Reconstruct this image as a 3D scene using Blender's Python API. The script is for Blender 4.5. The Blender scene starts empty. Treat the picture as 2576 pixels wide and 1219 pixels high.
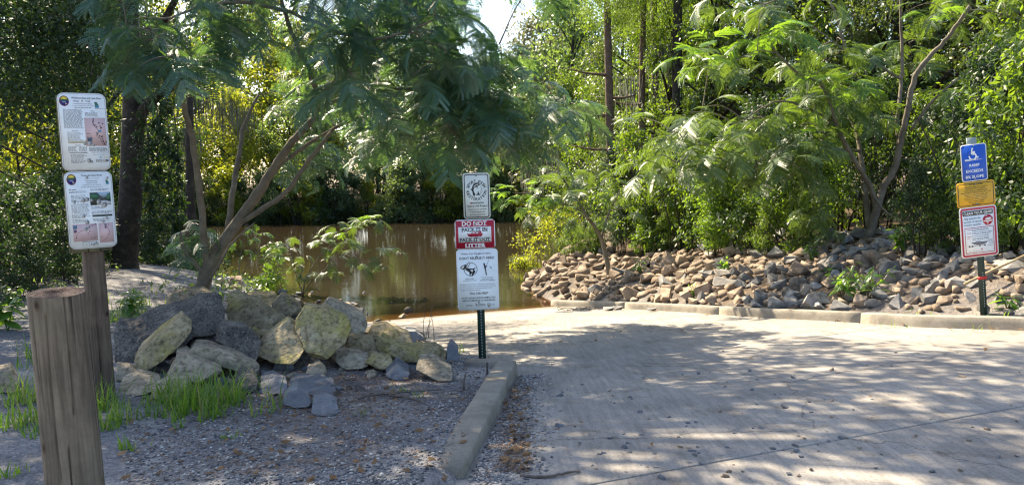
import bpy, bmesh, math, random
import numpy as np
from mathutils import Vector, Matrix, Euler, noise as mnoise

random.seed(7)
RNG = np.random.default_rng(7)
SC = bpy.context.scene
COL = SC.collection
R = math.radians

# ------------------------------------------------------------------ camera
CAM_Z, FPX, CXP, CYP = 1.7, 1909.0, 1288.0, 609.5
cam_d = bpy.data.cameras.new('camera')
cam_d.sensor_width = 36.0
cam_d.lens = FPX / 2576.0 * 36.0
cam_d.clip_start, cam_d.clip_end = 0.05, 2000.0
cam = bpy.data.objects.new('camera', cam_d)
COL.objects.link(cam)
CAM_M = Matrix.Rotation(R(90 - 5.0), 3, 'X') @ Matrix.Rotation(R(-1.0), 3, 'Z')
cam.matrix_world = Matrix.Translation((0, 0, CAM_Z)) @ CAM_M.to_4x4()
SC.camera = cam

# ------------------------------------------------------------------ light
SUN_EL, SUN_AZ = 46.0, 50.0            # azimuth: degrees forward of due left
sun_dir = Vector((-math.cos(R(SUN_AZ)) * math.cos(R(SUN_EL)),
                  math.sin(R(SUN_AZ)) * math.cos(R(SUN_EL)), math.sin(R(SUN_EL))))
W = bpy.data.worlds.new('World')
SC.world = W
W.use_nodes = True
nt = W.node_tree
bg = nt.nodes['Background']
sky = nt.nodes.new('ShaderNodeTexSky')
sky.sky_type = 'NISHITA'
sky.sun_disc = False
sky.sun_elevation = R(SUN_EL)
sky.sun_rotation = math.atan2(sun_dir.x, sun_dir.y)
sky.air_density, sky.dust_density, sky.ozone_density = 1.0, 1.6, 1.0
nt.links.new(sky.outputs[0], bg.inputs[0])
bg.inputs[1].default_value = 0.10
sl = bpy.data.lights.new('sun', 'SUN')
sl.energy, sl.angle, sl.color = 5.0, R(0.53), (1.0, 0.86, 0.64)
so = bpy.data.objects.new('sun', sl)
COL.objects.link(so)
so.rotation_euler = sun_dir.to_track_quat('Z', 'Y').to_euler()
vs = SC.view_settings
vs.view_transform, vs.look, vs.gamma, vs.use_curve_mapping = 'Standard', 'None', 1.0, False
vs.exposure = 1.9
SC.cycles.max_bounces = 8
SC.cycles.transparent_max_bounces = 8
SC.cycles.sample_clamp_indirect = 6.0
SC.cycles.use_denoising = True
SC.cycles.use_adaptive_sampling = False
SC.cycles.pixel_filter_type = 'BLACKMAN_HARRIS'
SC.cycles.filter_width = 1.25

# ------------------------------------------------------------------ helpers: projection
def ray(px, py):
    return CAM_M @ Vector(((px - CXP) / FPX, -(py - CYP) / FPX, -1.0))
def pt(px, py, d):
    return Vector((0, 0, CAM_Z)) + ray(px, py) * d
def depth_of(p):
    return -(CAM_M.transposed() @ (Vector(p) - Vector((0, 0, CAM_Z)))).z

def zone(px, table):
    """the words for the stretch of the scene a thing stands in"""
    for lim, words in table:
        if px < lim: return words
    return table[-1][1]
# ------------------------------------------------------------------ helpers: meshes and objects
def tag(o, label=None, cat=None, group=None, kind=None):
    if label: o['label'] = label
    if cat: o['category'] = cat
    if group: o['group'] = group
    if kind: o['kind'] = kind
    return o
def link(name, data, mat=None, parent=None):
    o = bpy.data.objects.new(name, data)
    COL.objects.link(o)
    if mat is not None and data is not None and hasattr(data, 'materials') and len(data.materials) == 0:
        data.materials.append(mat)
    if parent is not None: o.parent = parent
    return o
def empty(name, loc, rot=(0, 0, 0)):
    o = bpy.data.objects.new(name, None)
    o.empty_display_size = 0.1
    COL.objects.link(o)
    o.location = loc
    o.rotation_euler = rot
    return o
def np_mesh(name, V, Fs, mat=None, smooth=False):
    """V (n,3); Fs: list of (m,k) index arrays"""
    if not isinstance(Fs, (list, tuple)): Fs = [Fs]
    Fs = [np.asarray(f, dtype=np.int32) for f in Fs if len(f)]
    V = np.asarray(V, dtype=np.float32)
    me = bpy.data.meshes.new(name)
    me.vertices.add(len(V))
    me.vertices.foreach_set('co', V.ravel())
    idx = np.concatenate([f.ravel() for f in Fs])
    tot = np.concatenate([np.full(len(f), f.shape[1], np.int32) for f in Fs])
    start = np.concatenate([[0], np.cumsum(tot)[:-1]]).astype(np.int32)
    me.loops.add(len(idx))
    me.loops.foreach_set('vertex_index', idx)
    me.polygons.add(len(tot))
    me.polygons.foreach_set('loop_start', start)
    if smooth: me.polygons.foreach_set('use_smooth', np.ones(len(tot), bool))
    me.update(calc_edges=True)
    if mat is not None: me.materials.append(mat)
    return me
class MB:
    """collects pieces for ONE mesh"""
    def __init__(s): s.v, s.f, s.n = [], {}, 0
    def add(s, V, *Fs):
        V = np.asarray(V, float).reshape(-1, 3)
        for F in Fs:
            F = np.asarray(F, int)
            s.f.setdefault(F.shape[1], []).append(F + s.n)
        s.v.append(V); s.n += len(V)
    def mesh(s, name, mat=None, smooth=False):
        return np_mesh(name, np.concatenate(s.v), [np.concatenate(x) for x in s.f.values()], mat, smooth)
    def build(s, name, mat, parent=None, smooth=False):
        return link(name, s.mesh(name, mat, smooth), None, parent)
    def tube(s, P, rad, n=7, cap=True):
        V, F = tube(P, rad, n)
        s.add(V, F)
        if cap:
            k = len(P)
            for i in (0, k - 1):
                ring = np.arange(i * n, i * n + n)
                if i == 0: ring = ring[::-1]
                s.f.setdefault(n, []).append((ring + s.n - len(V))[None, :])
    def box(s, lo, hi):
        x0, y0, z0 = lo; x1, y1, z1 = hi
        s.add([(x0,y0,z0),(x1,y0,z0),(x1,y1,z0),(x0,y1,z0),(x0,y0,z1),(x1,y0,z1),(x1,y1,z1),(x0,y1,z1)],
              [(0,3,2,1),(4,5,6,7),(0,1,5,4),(1,2,6,5),(2,3,7,6),(3,0,4,7)])
def tube(P, rad, n=7):
    P = np.asarray([tuple(p) for p in P], float)
    rad = np.broadcast_to(np.asarray(rad, float), (len(P),))
    T = np.gradient(P, axis=0)
    T /= np.linalg.norm(T, axis=1)[:, None] + 1e-9
    up = np.array([0.31, 0.17, 0.93]) if abs(T[0, 2]) < 0.8 else np.array([0.9, 0.3, 0.1])
    N = np.zeros_like(P)
    u = up - T[0] * (up @ T[0])
    for i in range(len(P)):
        u = u - T[i] * (u @ T[i]); u /= np.linalg.norm(u) + 1e-9
        N[i] = u
    B = np.cross(T, N)
    a = np.linspace(0, 2 * np.pi, n, endpoint=False)
    V = P[:, None, :] + rad[:, None, None] * (np.cos(a)[None, :, None] * N[:, None, :] + np.sin(a)[None, :, None] * B[:, None, :])
    F = []
    for i in range(len(P) - 1):
        for j in range(n):
            F.append((i*n+j, i*n+(j+1) % n, (i+1)*n+(j+1) % n, (i+1)*n+j))
    return V.reshape(-1, 3), np.array(F)
def smooth_path(P, k=5, jit=0.0, rng=None):
    """Catmull-Rom through P with k steps per segment; P rows may carry a radius as 4th value"""
    P = np.asarray([tuple(p) for p in P], float)
    Q = np.vstack([2 * P[0] - P[1], P, 2 * P[-1] - P[-2]])
    out = []
    for i in range(1, len(Q) - 2):
        for t in np.linspace(0, 1, k, endpoint=False):
            a, b, c, d = Q[i-1], Q[i], Q[i+1], Q[i+2]
            out.append(0.5 * ((2*b) + (-a+c)*t + (2*a-5*b+4*c-d)*t*t + (-a+3*b-3*c+d)*t**3))
    out.append(P[-1])
    out = np.array(out)
    if jit and rng is not None: out[1:-1, :3] += rng.normal(0, jit, out[1:-1, :3].shape)
    return out

# ------------------------------------------------------------------ helpers: materials
def newmat(name):
    m = bpy.data.materials.new(name); m.use_nodes = True
    return m, m.node_tree.nodes, m.node_tree.links, m.node_tree.nodes['Principled BSDF']
def ramp_node(N, stops, interp='LINEAR'):
    r = N.new('ShaderNodeValToRGB')
    e = r.color_ramp.elements
    r.color_ramp.interpolation = interp
    while len(e) < len(stops): e.new(0.5)
    for k, (p, c) in enumerate(stops):
        e[k].position = p
        e[k].color = (*c, 1) if len(c) == 3 else c
    return r
def noise_node(N, L, scale, detail=6, rough=0.6, co=None, dist=0.0):
    n = N.new('ShaderNodeTexNoise')
    n.inputs['Scale'].default_value = scale; n.inputs['Detail'].default_value = detail
    n.inputs['Roughness'].default_value = rough; n.inputs['Distortion'].default_value = dist
    if co is not None: L.new(co, n.inputs['Vector'])
    return n
def mixc(N, L, a, b, fac, mode='MIX'):
    m = N.new('ShaderNodeMix'); m.data_type = 'RGBA'; m.blend_type = mode
    for sock, v in ((m.inputs[0], fac), (m.inputs[6], a), (m.inputs[7], b)):
        if hasattr(v, 'is_linked') or hasattr(v, 'links'): L.new(v, sock)
        elif isinstance(v, (int, float)): sock.default_value = v
        else: sock.default_value = (*v, 1)
    return m.outputs[2]
def flat(name, col, rough=0.5, metal=0.0, spec=0.5):
    m, N, L, b = newmat(name)
    n = noise_node(N, L, 14, 5); co = N.new('ShaderNodeTexCoord'); L.new(co.outputs['Object'], n.inputs['Vector'])
    r = ramp_node(N, [(0.3, (0.9, 0.9, 0.88)), (0.65, (1, 1, 1))]); L.new(n.outputs[0], r.inputs[0])
    L.new(mixc(N, L, col, r.outputs[0], 1.0, 'MULTIPLY'), b.inputs['Base Color'])
    b.inputs['Roughness'].default_value = rough; b.inputs['Metallic'].default_value = metal
    b.inputs['Specular IOR Level'].default_value = spec
    return m
def mineral(name, stops, scale=4, bump=0.3, bscale=25, rough=0.9, co='Object', speck=None, spots=None, rnd=0.25):
    """noise-mixed stone, soil or concrete; spots = (colour, scale, threshold) for lichen or stains; each object its own shade"""
    m, N, L, b = newmat(name)
    tc = N.new('ShaderNodeTexCoord')
    oi = N.new('ShaderNodeObjectInfo')
    add = N.new('ShaderNodeVectorMath'); add.operation = 'ADD'
    L.new(tc.outputs[co], add.inputs[0])
    if rnd:
        sc = N.new('ShaderNodeVectorMath'); sc.operation = 'SCALE'; sc.inputs[3].default_value = 37.0
        cb = N.new('ShaderNodeCombineXYZ')
        for k in range(3): L.new(oi.outputs['Random'], cb.inputs[k])
        L.new(cb.outputs[0], sc.inputs[0]); L.new(sc.outputs[0], add.inputs[1])
    v = add.outputs[0]
    n1 = noise_node(N, L, scale, 8, 0.65, v)
    r1 = ramp_node(N, stops); L.new(n1.outputs[0], r1.inputs[0])
    c = r1.outputs[0]
    if spots:
        for (sc_, ss, th) in spots:
            n3 = noise_node(N, L, ss, 7, 0.7, v, 0.4)
            r3 = ramp_node(N, [(th - 0.02, (0, 0, 0)), (th + 0.14, (0.85, 0.85, 0.85))]); L.new(n3.outputs[0], r3.inputs[0])
            c = mixc(N, L, c, sc_, r3.outputs[0])
    if speck:
        n2 = noise_node(N, L, speck[0], 3, 0.6, v)
        r2 = ramp_node(N, [(0.34, speck[1]), (0.5, (1, 1, 1)), (0.68, speck[2])]); L.new(n2.outputs[0], r2.inputs[0])
        c = mixc(N, L, c, r2.outputs[0], 1.0, 'MULTIPLY')
    if rnd:
        mr = N.new('ShaderNodeMapRange'); mr.inputs[3].default_value = 1 - rnd; mr.inputs[4].default_value = 1 + rnd * 0.6
        L.new(oi.outputs['Random'], mr.inputs[0])
        cb2 = N.new('ShaderNodeCombineColor')
        for k in range(3): L.new(mr.outputs[0], cb2.inputs[k])
        c = mixc(N, L, c, cb2.outputs[0], 1.0, 'MULTIPLY')
    L.new(c, b.inputs['Base Color'])
    b.inputs['Roughness'].default_value = rough
    b.inputs['Specular IOR Level'].default_value = 0.25
    nb = noise_node(N, L, bscale, 8, 0.7, v)
    bp = N.new('ShaderNodeBump'); bp.inputs['Strength'].default_value = bump; bp.inputs['Distance'].default_value = 0.03
    L.new(nb.outputs[0], bp.inputs['Height']); L.new(bp.outputs[0], b.inputs['Normal'])
    return m
def leafmat(name, dark, light, trans, tfac=0.4, rough=0.42, spec=0.5, clump=1.2, hue=None):
    """two-sided leaf: glossy front, light passing through; every leaf its own shade"""
    m, N, L, b = newmat(name)
    geo = N.new('ShaderNodeNewGeometry')
    tc = N.new('ShaderNodeTexCoord')
    n = noise_node(N, L, clump, 3, 0.5, tc.outputs['Object'])
    mx = N.new('ShaderNodeMath'); mx.operation = 'MULTIPLY_ADD'; mx.inputs[1].default_value = 0.6; 
    L.new(geo.outputs['Random Per Island'], mx.inputs[0]); 
    sub = N.new('ShaderNodeMath'); sub.operation = 'MULTIPLY_ADD'; sub.inputs[1].default_value = 1.2; sub.inputs[2].default_value = -0.4
    L.new(n.outputs[0], sub.inputs[0]); L.new(sub.outputs[0], mx.inputs[2])
    mx.use_clamp = True
    c = mixc(N, L, dark, light, mx.outputs[0])
    if hue:
        r = ramp_node(N, [(hue[0], (0, 0, 0)), (hue[0] + 0.01, (1, 1, 1))]); L.new(geo.outputs['Random Per Island'], r.inputs[0])
        c = mixc(N, L, c, hue[1], r.outputs[0])
    L.new(c, b.inputs['Base Color'])
    b.inputs['Roughness'].default_value = rough
    b.inputs['Specular IOR Level'].default_value = spec
    t = N.new('ShaderNodeBsdfTranslucent')
    L.new(mixc(N, L, trans, c, 0.25), t.inputs[0])
    ms = N.new('ShaderNodeMixShader'); ms.inputs[0].default_value = tfac
    L.new(b.outputs[0], ms.inputs[1]); L.new(t.outputs[0], ms.inputs[2])
    L.new(ms.outputs[0], N['Material Output'].inputs[0])
    return m
# ------------------------------------------------------------------ terrain heights
WATER_Z = -1.53
AX = np.array([-0.36, 0.933])                     # the boat ramp runs down this way
def sstep(a, b, x):
    t = np.clip((x - a) / (b - a), 0, 1)
    return t * t * (3 - 2 * t)
def softplus(x, k=0.5): return k * np.logaddexp(0, x / k)
def ramp_z(x, y): return -0.1186 * softplus(AX[0] * x + AX[1] * y - 4.1, 0.5)
def on_ramp(px, py):
    d = ray(px, py); t = 0.5
    for _ in range(4000):
        p = Vector((0, 0, CAM_Z)) + d * t
        if p.z <= ramp_z(p.x, p.y): return p
        t += 0.01
    return p
KL_PX = [(1168, 1206), (1203, 1140), (1232, 1085), (1257, 1035), (1284, 975), (1301, 945)]
KL = np.array([tuple(on_ramp(*p))[:2] for p in KL_PX])
KR_PX = [(1385, 769), (1550, 775.5), (1717, 784.5), (1865, 795.6), (2117, 809.6), (2302, 822), (2450, 827), (2576, 831)]
KR = np.array([tuple(on_ramp(*p))[:2] for p in KR_PX])
KR = np.vstack([KR, KR[-1] + (KR[-1] - KR[-3]) * 1.2, KR[-1] + np.array([9.0, -1.5])])
KR_ALL = np.vstack([KR[0] + (KR[0] - KR[1]) * 4, KR])
BL = np.vstack([[(-0.62, -12.0), (-0.5, 3.0)], KL,
                [tuple(on_ramp(*p))[:2] for p in ((1252, 908), (1165, 884), (1080, 851), (1000, 826), (925, 813))],
                [(-4.6, 19.5), (-6.5, 26.0)]])
def poly_near(X, Y, P):
    """distance to polyline P, the sign (left of its direction = +) and the nearest point"""
    best = np.full(X.shape, 1e9); sg = np.ones(X.shape); nx = np.zeros(X.shape); ny = np.zeros(X.shape)
    for (a, b) in zip(P[:-1], P[1:]):
        dx, dy = b - a
        t = np.clip(((X - a[0]) * dx + (Y - a[1]) * dy) / (dx*dx + dy*dy), 0, 1)
        qx, qy = a[0] + t * dx, a[1] + t * dy
        d = np.hypot(X - qx, Y - qy)
        m = d < best
        best = np.where(m, d, best); nx = np.where(m, qx, nx); ny = np.where(m, qy, ny)
        sg = np.where(m, np.sign(dx * (Y - a[1]) - dy * (X - a[0]) + 1e-9), sg)
    return best, sg, nx, ny
SLX = np.array([-3.2, -4.9, -6.2, -8.0, -11.0, -16.0, -25.0, -60.0, -300.0])
SLY = np.array([16.8, 18.4, 20.5, 23.5, 26.5, 30.0, 35.0, 42.0, 60.0])
SRY = np.array([-50, 18.4, 21.0, 23.5, 26.0, 29.5, 35.0, 41.0, 46.0, 60.0])
SRX = np.array([1.1, 1.1, 0.5, 0.4, 1.4, 3.2, 8.0, 18.0, 50.0, 400.0])
def far_shore(x): return 58.6 + 1.5 * np.sin(x * 0.15) + 0.8 * np.sin(x * 0.41 + 1)
def bumps(X, Y):
    return (np.sin(X*1.7+Y*0.6) * np.sin(Y*1.3-X*0.4) * 0.5 + np.sin(X*3.9-Y*2.1+1) * np.sin(Y*4.3+X*1.1) * 0.3
            + np.sin(X*8.1+Y*3.3) * np.sin(Y*7.7-X*2.9+2) * 0.2)
def heights(X, Y, lowered=False):
    X = np.asarray(X, float); Y = np.asarray(Y, float)
    rz = ramp_z(X, Y)
    dl, sl_, _, _ = poly_near(X, Y, BL)
    dr, sr_, kx, ky = poly_near(X, Y, KR_ALL)
    # left land
    ys = np.interp(-X, -SLX, SLY)
    dsh = (ys - Y) * 0.72
    hs = WATER_Z + np.where(dsh > 0, 1.62 * (1 - np.exp(-np.maximum(dsh, 0) * 0.25)), dsh * 0.35)
    w = sstep(0.15, 2.4, dl)
    kerb_side = sstep(9.6, 7.6, Y)
    hl = (rz + 0.012 + 0.085 * kerb_side * sstep(0.02, 0.16, dl)) * (1 - w) + hs * w
    hl = hl + bumps(X, Y) * 0.035 * w
    hl = hl + 0.42 * np.exp(-((X + 2.75) / 1.25) ** 2 - ((Y - 9.0) / 1.0) ** 2)      # the bank of earth under the broken concrete
    # right land
    xs = np.interp(Y, SRY, SRX)
    dsr = (X - xs) * np.where(Y > 26, 0.6, 1.0)
    k1 = np.maximum(ramp_z(kx, ky), WATER_Z - 0.05) + 0.10 + 1.5 * (1 - np.exp(-np.maximum(dr - 0.25, 0) * 0.30)) + 0.018 * np.maximum(dr - 6, 0) + bumps(X, Y) * 0.06 * sstep(0.3, 1.5, dr)
    k2 = WATER_Z - 0.05 + np.where(dsr > 0, 2.0 * (1 - np.exp(-np.maximum(dsr, 0) * 0.42)) + 0.05 * np.maximum(dsr, 0), dsr * 0.4)
    hr = -0.12 * np.logaddexp(-k1 / 0.12, -k2 / 0.12)
    # far land
    df = (Y - far_shore(X)) * 0.9
    hf = WATER_Z + np.where(df > 0, 1.6 * (1 - np.exp(-np.maximum(df, 0) * 0.25)), df * 0.3)
    rl = rz - (0.12 if lowered else 0.0)
    H = rl
    right = (sr_ > 0) & (Y < 52) & (dr > 0.13)
    left = (sl_ > 0)
    H = np.where(left, hl, H)
    H = np.where(right, hr, H)
    inriver = (Y > 19.5) & ~right & ~left
    H = np.where(inriver, np.minimum(H, WATER_Z - 0.3), H)
    H = np.maximum(np.maximum(H, -3.4), np.where(Y > 40, np.maximum(hf, -3.4), -3.4))
    return H
def hz(x, y): return float(heights(np.array([x]), np.array([y]))[0])
def at(px, py):
    d = ray(px, py)
    t = np.linspace(1.0, 80, 7900)
    P = np.array([0, 0, CAM_Z])[None] + t[:, None] * np.array(d)[None]
    h = np.maximum(heights(P[:, 0], P[:, 1]), WATER_Z)
    k = np.argmax(P[:, 2] <= h)
    return Vector((P[k, 0], P[k, 1], h[k]))
# ------------------------------------------------------------------ ground, one sheet out to the horizon
def stretched(lo, hi, step, far, n):
    core = np.arange(lo, hi + 1e-6, step)
    g = np.geomspace(1, far, n)
    return np.concatenate([lo - (g[::-1] - 1) - step, core, hi + (g - 1) + step])
gx = stretched(-12, 13, 0.12, 260, 26); gy = np.concatenate([[-60, -30, -15, -8, -4, -1, 1, 2], np.arange(2.6, 26, 0.12), np.arange(26.4, 64, 0.8), np.geomspace(65, 340, 16)])
GX, GY = np.meshgrid(gx, gy)
GZ = heights(GX.ravel(), GY.ravel(), True)
GV = np.stack([GX.ravel(), GY.ravel(), GZ], 1)
nx_ = len(gx)
ii, jj = np.meshgrid(np.arange(len(gy) - 1), np.arange(nx_ - 1), indexing='ij')
b0 = (ii * nx_ + jj).ravel()
GF = np.stack([b0, b0 + 1, b0 + nx_ + 1, b0 + nx_], 1)
m_ground, N, L, b = newmat('sandy_gravel_soil')
tc = N.new('ShaderNodeTexCoord'); co = tc.outputs['Object']
n1 = noise_node(N, L, 0.9, 8, 0.6, co)
r1 = ramp_node(N, [(0.32, (0.11, 0.112, 0.12)), (0.5, (0.19, 0.19, 0.197)), (0.68, (0.35, 0.335, 0.312))]); L.new(n1.outputs[0], r1.inputs[0])
v1 = N.new('ShaderNodeTexVoronoi'); v1.inputs['Scale'].default_value = 42; L.new(co, v1.inputs['Vector'])
hsv = ramp_node(N, [(0.0, (0.5, 0.5, 0.53)), (0.35, (0.85, 0.83, 0.82)), (0.8, (1.05, 1.03, 1.0)), (1, (1.35, 1.3, 1.25))])
sep = N.new('ShaderNodeSeparateColor'); L.new(v1.outputs['Color'], sep.inputs[0]); L.new(sep.outputs[0], hsv.inputs[0])
gcol = mixc(N, L, r1.outputs[0], hsv.outputs[0], 0.85, 'MULTIPLY')
n2 = noise_node(N, L, 14, 6, 0.75, co, 0.6)
r2 = ramp_node(N, [(0.42, (0, 0, 0)), (0.62, (1, 1, 1))]); L.new(n2.outputs[0], r2.inputs[0])
litter = mixc(N, L, (0.040, 0.032, 0.022), (0.15, 0.098, 0.058), r2.outputs[0])
at_ = N.new('ShaderNodeAttribute'); at_.attribute_name = 'litter'
L.new(mixc(N, L, gcol, litter, at_.outputs['Fac']), b.inputs['Base Color'])
b.inputs['Roughness'].default_value = 0.95; b.inputs['Specular IOR Level'].default_value = 0.15
bp = N.new('ShaderNodeBump'); bp.inputs['Strength'].default_value = 0.7; bp.inputs['Distance'].default_value = 0.02
L.new(v1.outputs['Distance'], bp.inputs['Height']); L.new(bp.outputs[0], b.inputs['Normal'])
me = np_mesh('ground', GV, GF, m_ground, True)
lit = np.zeros(len(GV))
_x, _y = GV[:, 0], GV[:, 1]
_dr, _sr, _, _ = poly_near(_x, _y, KR_ALL); _dl, _sl, _, _ = poly_near(_x, _y, BL)
nz_ = bumps(_x * 0.5, _y * 0.5) * 0.5 + bumps(_x * 2.1 + 3, _y * 1.9) * 0.35
lit = np.where((_sr > 0) & (_y < 52), np.clip(0.55 + nz_ * 0.5 + 0.12 * _dr, 0, 1), lit)
path = np.exp(-((_x + 6.0 + 0.25 * (_y - 8)) / 1.5) ** 2)                 # the sandy path left of the mimosa
lit = np.where((_sl > 0) & (_x < -0.1), np.clip(sstep(-3.0, -8.0, _x + 0.2 * (_y - 6)) * 0.9 + nz_ * 0.5 - 0.02 - path * 0.9 + 0.4 * np.exp(-((_x + 2.2) / 1.2) ** 2 - ((_y - 7.0) / 0.9) ** 2), 0, 1), lit)
lit = np.where(_y > 50, 1.0, lit)
a_ = me.attributes.new('litter', 'FLOAT', 'POINT'); a_.data.foreach_set('value', lit.astype(np.float32))
tag(link('ground', me), 'sandy grey gravel bank with leaf litter around the boat ramp', 'ground', None, 'structure')

# ------------------------------------------------------------------ boat ramp: concrete slabs with open joints
m_conc, N, L, b = newmat('worn_ramp_concrete')
tc = N.new('ShaderNodeTexCoord'); co = tc.outputs['Object']
n1 = noise_node(N, L, 0.8, 9, 0.62, co); r1 = ramp_node(N, [(0.3, (0.225, 0.208, 0.190)), (0.55, (0.305, 0.284, 0.258)), (0.75, (0.375, 0.345, 0.308))]); L.new(n1.outputs[0], r1.inputs[0])
n2 = noise_node(N, L, 62, 5, 0.75, co); r2 = ramp_node(N, [(0.33, (0.50, 0.49, 0.49)), (0.47, (0.97, 0.97, 0.97)), (0.7, (1.06, 1.05, 1.03))]); L.new(n2.outputs[0], r2.inputs[0])
c = mixc(N, L, r1.outputs[0], r2.outputs[0], 1.0, 'MULTIPLY')
mp = N.new('ShaderNodeMapping'); mp.inputs['Rotation'].default_value = (0, 0, R(-21)); mp.inputs['Scale'].default_value = (7, 0.5, 1); L.new(co, mp.inputs['Vector'])
n3 = noise_node(N, L, 3.0, 6, 0.7, mp.outputs[0]); r3 = ramp_node(N, [(0.33, (0.66, 0.65, 0.64)), (0.6, (1.04, 1.03, 1.01))]); L.new(n3.outputs[0], r3.inputs[0])
c = mixc(N, L, c, r3.outputs[0], 0.8, 'MULTIPLY')
n4 = noise_node(N, L, 2.2, 9, 0.75, co, 1.2); r4 = ramp_node(N, [(0.52, (1, 1, 1)), (0.66, (0.68, 0.63, 0.56)), (0.75, (0.5, 0.45, 0.38))]); L.new(n4.outputs[0], r4.inputs[0])
c = mixc(N, L, c, r4.outputs[0], 0.8, 'MULTIPLY')
vo = N.new('ShaderNodeTexVoronoi'); vo.feature = 'DISTANCE_TO_EDGE'; vo.inputs['Scale'].default_value = 0.33
nw = noise_node(N, L, 2.0, 6, 0.6, co); wv = N.new('ShaderNodeVectorMath'); wv.operation = 'MULTIPLY_ADD'; wv.inputs[1].default_value = (0.5, 0.5, 0)
L.new(nw.outputs['Color'], wv.inputs[0]); L.new(co, wv.inputs[2]); L.new(wv.outputs[0], vo.inputs['Vector'])
rc = ramp_node(N, [(0.0, (0.3, 0.28, 0.26)), (0.0035, (1, 1, 1))]); L.new(vo.outputs['Distance'], rc.inputs[0])
c = mixc(N, L, c, rc.outputs[0], 0.7, 'MULTIPLY')
sx = N.new('ShaderNodeSeparateXYZ'); L.new(co, sx.inputs[0])                 # wet and silty close to the water
wz = N.new('ShaderNodeMath'); wz.operation = 'MULTIPLY_ADD'; wz.inputs[1].default_value = 0.10; L.new(n4.outputs[0], wz.inputs[0]); L.new(sx.outputs[2], wz.inputs[2])
rw = N.new('ShaderNodeMapRange'); rw.inputs[1].default_value = -1.47; rw.inputs[2].default_value = -1.38; rw.inputs[3].default_value = 0.75; rw.inputs[4].default_value = 0.0; L.new(wz.outputs[0], rw.inputs[0])
c = mixc(N, L, c, (0.085, 0.068, 0.048), rw.outputs[0])
L.new(c, b.inputs['Base Color']); b.inputs['Roughness'].default_value = 0.92; b.inputs['Specular IOR Level'].default_value = 0.2
bp = N.new('ShaderNodeBump'); bp.inputs['Strength'].default_value = 0.45; bp.inputs['Distance'].default_value = 0.008
mxb = N.new('ShaderNodeMath'); mxb.operation = 'ADD'; L.new(n2.outputs[0], mxb.inputs[0]); L.new(n3.outputs[0], mxb.inputs[1])
L.new(mxb.outputs[0], bp.inputs['Height']); L.new(bp.outputs[0], b.inputs['Normal'])
ramp = tag(empty('boat_ramp', (0, 0, 0)), 'pale concrete boat ramp sloping down into the brown river', 'boat ramp', None, 'structure')
def st_xy(s, t): return AX[0] * s + AX[1] * t, AX[1] * s - AX[0] * t
SJ = [-9.0, -4.1, -0.2, 3.68, 7.5, 11.25, 15.1, 19.0, 24.0]
TJ = [-3.2, 1.15, 6.3, 11.5]
for si in range(len(SJ) - 1):
    for ti in range(len(TJ) - 1):
        g = 0.0025
        ns, ntt = 16, 14
        S_ = np.concatenate([[SJ[si] + g], np.linspace(SJ[si] + g + 0.01, SJ[si+1] - g - 0.01, ns - 2), [SJ[si+1] - g]]); T_ = np.concatenate([[TJ[ti] + g], np.linspace(TJ[ti] + g + 0.01, TJ[ti+1] - g - 0.01, ntt - 2), [TJ[ti+1] - g]])
        SS, TT = np.meshgrid(S_, T_, indexing='ij')
        js = np.repeat(RNG.normal(0, 0.002, (1, SS.shape[1])), ns, 0); jt = np.repeat(RNG.normal(0, 0.002, (SS.shape[0], 1)), ntt, 1)
        x, y = st_xy(SS + js, TT + jt)
        z = ramp_z(x, y) + RNG.uniform(-0.003, 0.003)
        z[0, :] -= 0.003; z[-1, :] -= 0.003; z[:, 0] -= 0.003; z[:, -1] -= 0.003
        top = np.stack([x, y, z], 2).reshape(-1, 3)
        bi = [i * ntt for i in range(ns)][::-1] + list(range(ntt)) + [i * ntt + ntt - 1 for i in range(1, ns)] + [(ns-1) * ntt + j for j in range(ntt - 2, 0, -1)]
        ring = list(dict.fromkeys(list(range(ntt)) + [i * ntt + ntt - 1 for i in range(1, ns)] + [(ns-1) * ntt + j for j in range(ntt - 2, -1, -1)] + [i * ntt for i in range(ns - 2, 0, -1)]))
        low = top[ring] - np.array([0, 0, 0.09])
        q, r_ = np.meshgrid(np.arange(ns - 1), np.arange(ntt - 1), indexing='ij'); b0 = (q * ntt + r_).ravel()
        F1 = np.stack([b0, b0 + ntt, b0 + ntt + 1, b0 + 1], 1)
        k = len(ring); o0 = ns * ntt
        F2 = np.array([(ring[i], ring[(i+1) % k], o0 + (i+1) % k, o0 + i) for i in range(k)])
        link('concrete_slab', np_mesh('concrete_slab', np.vstack([top, low]), [np.vstack([F1, F2])], m_conc), None, ramp)

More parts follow.
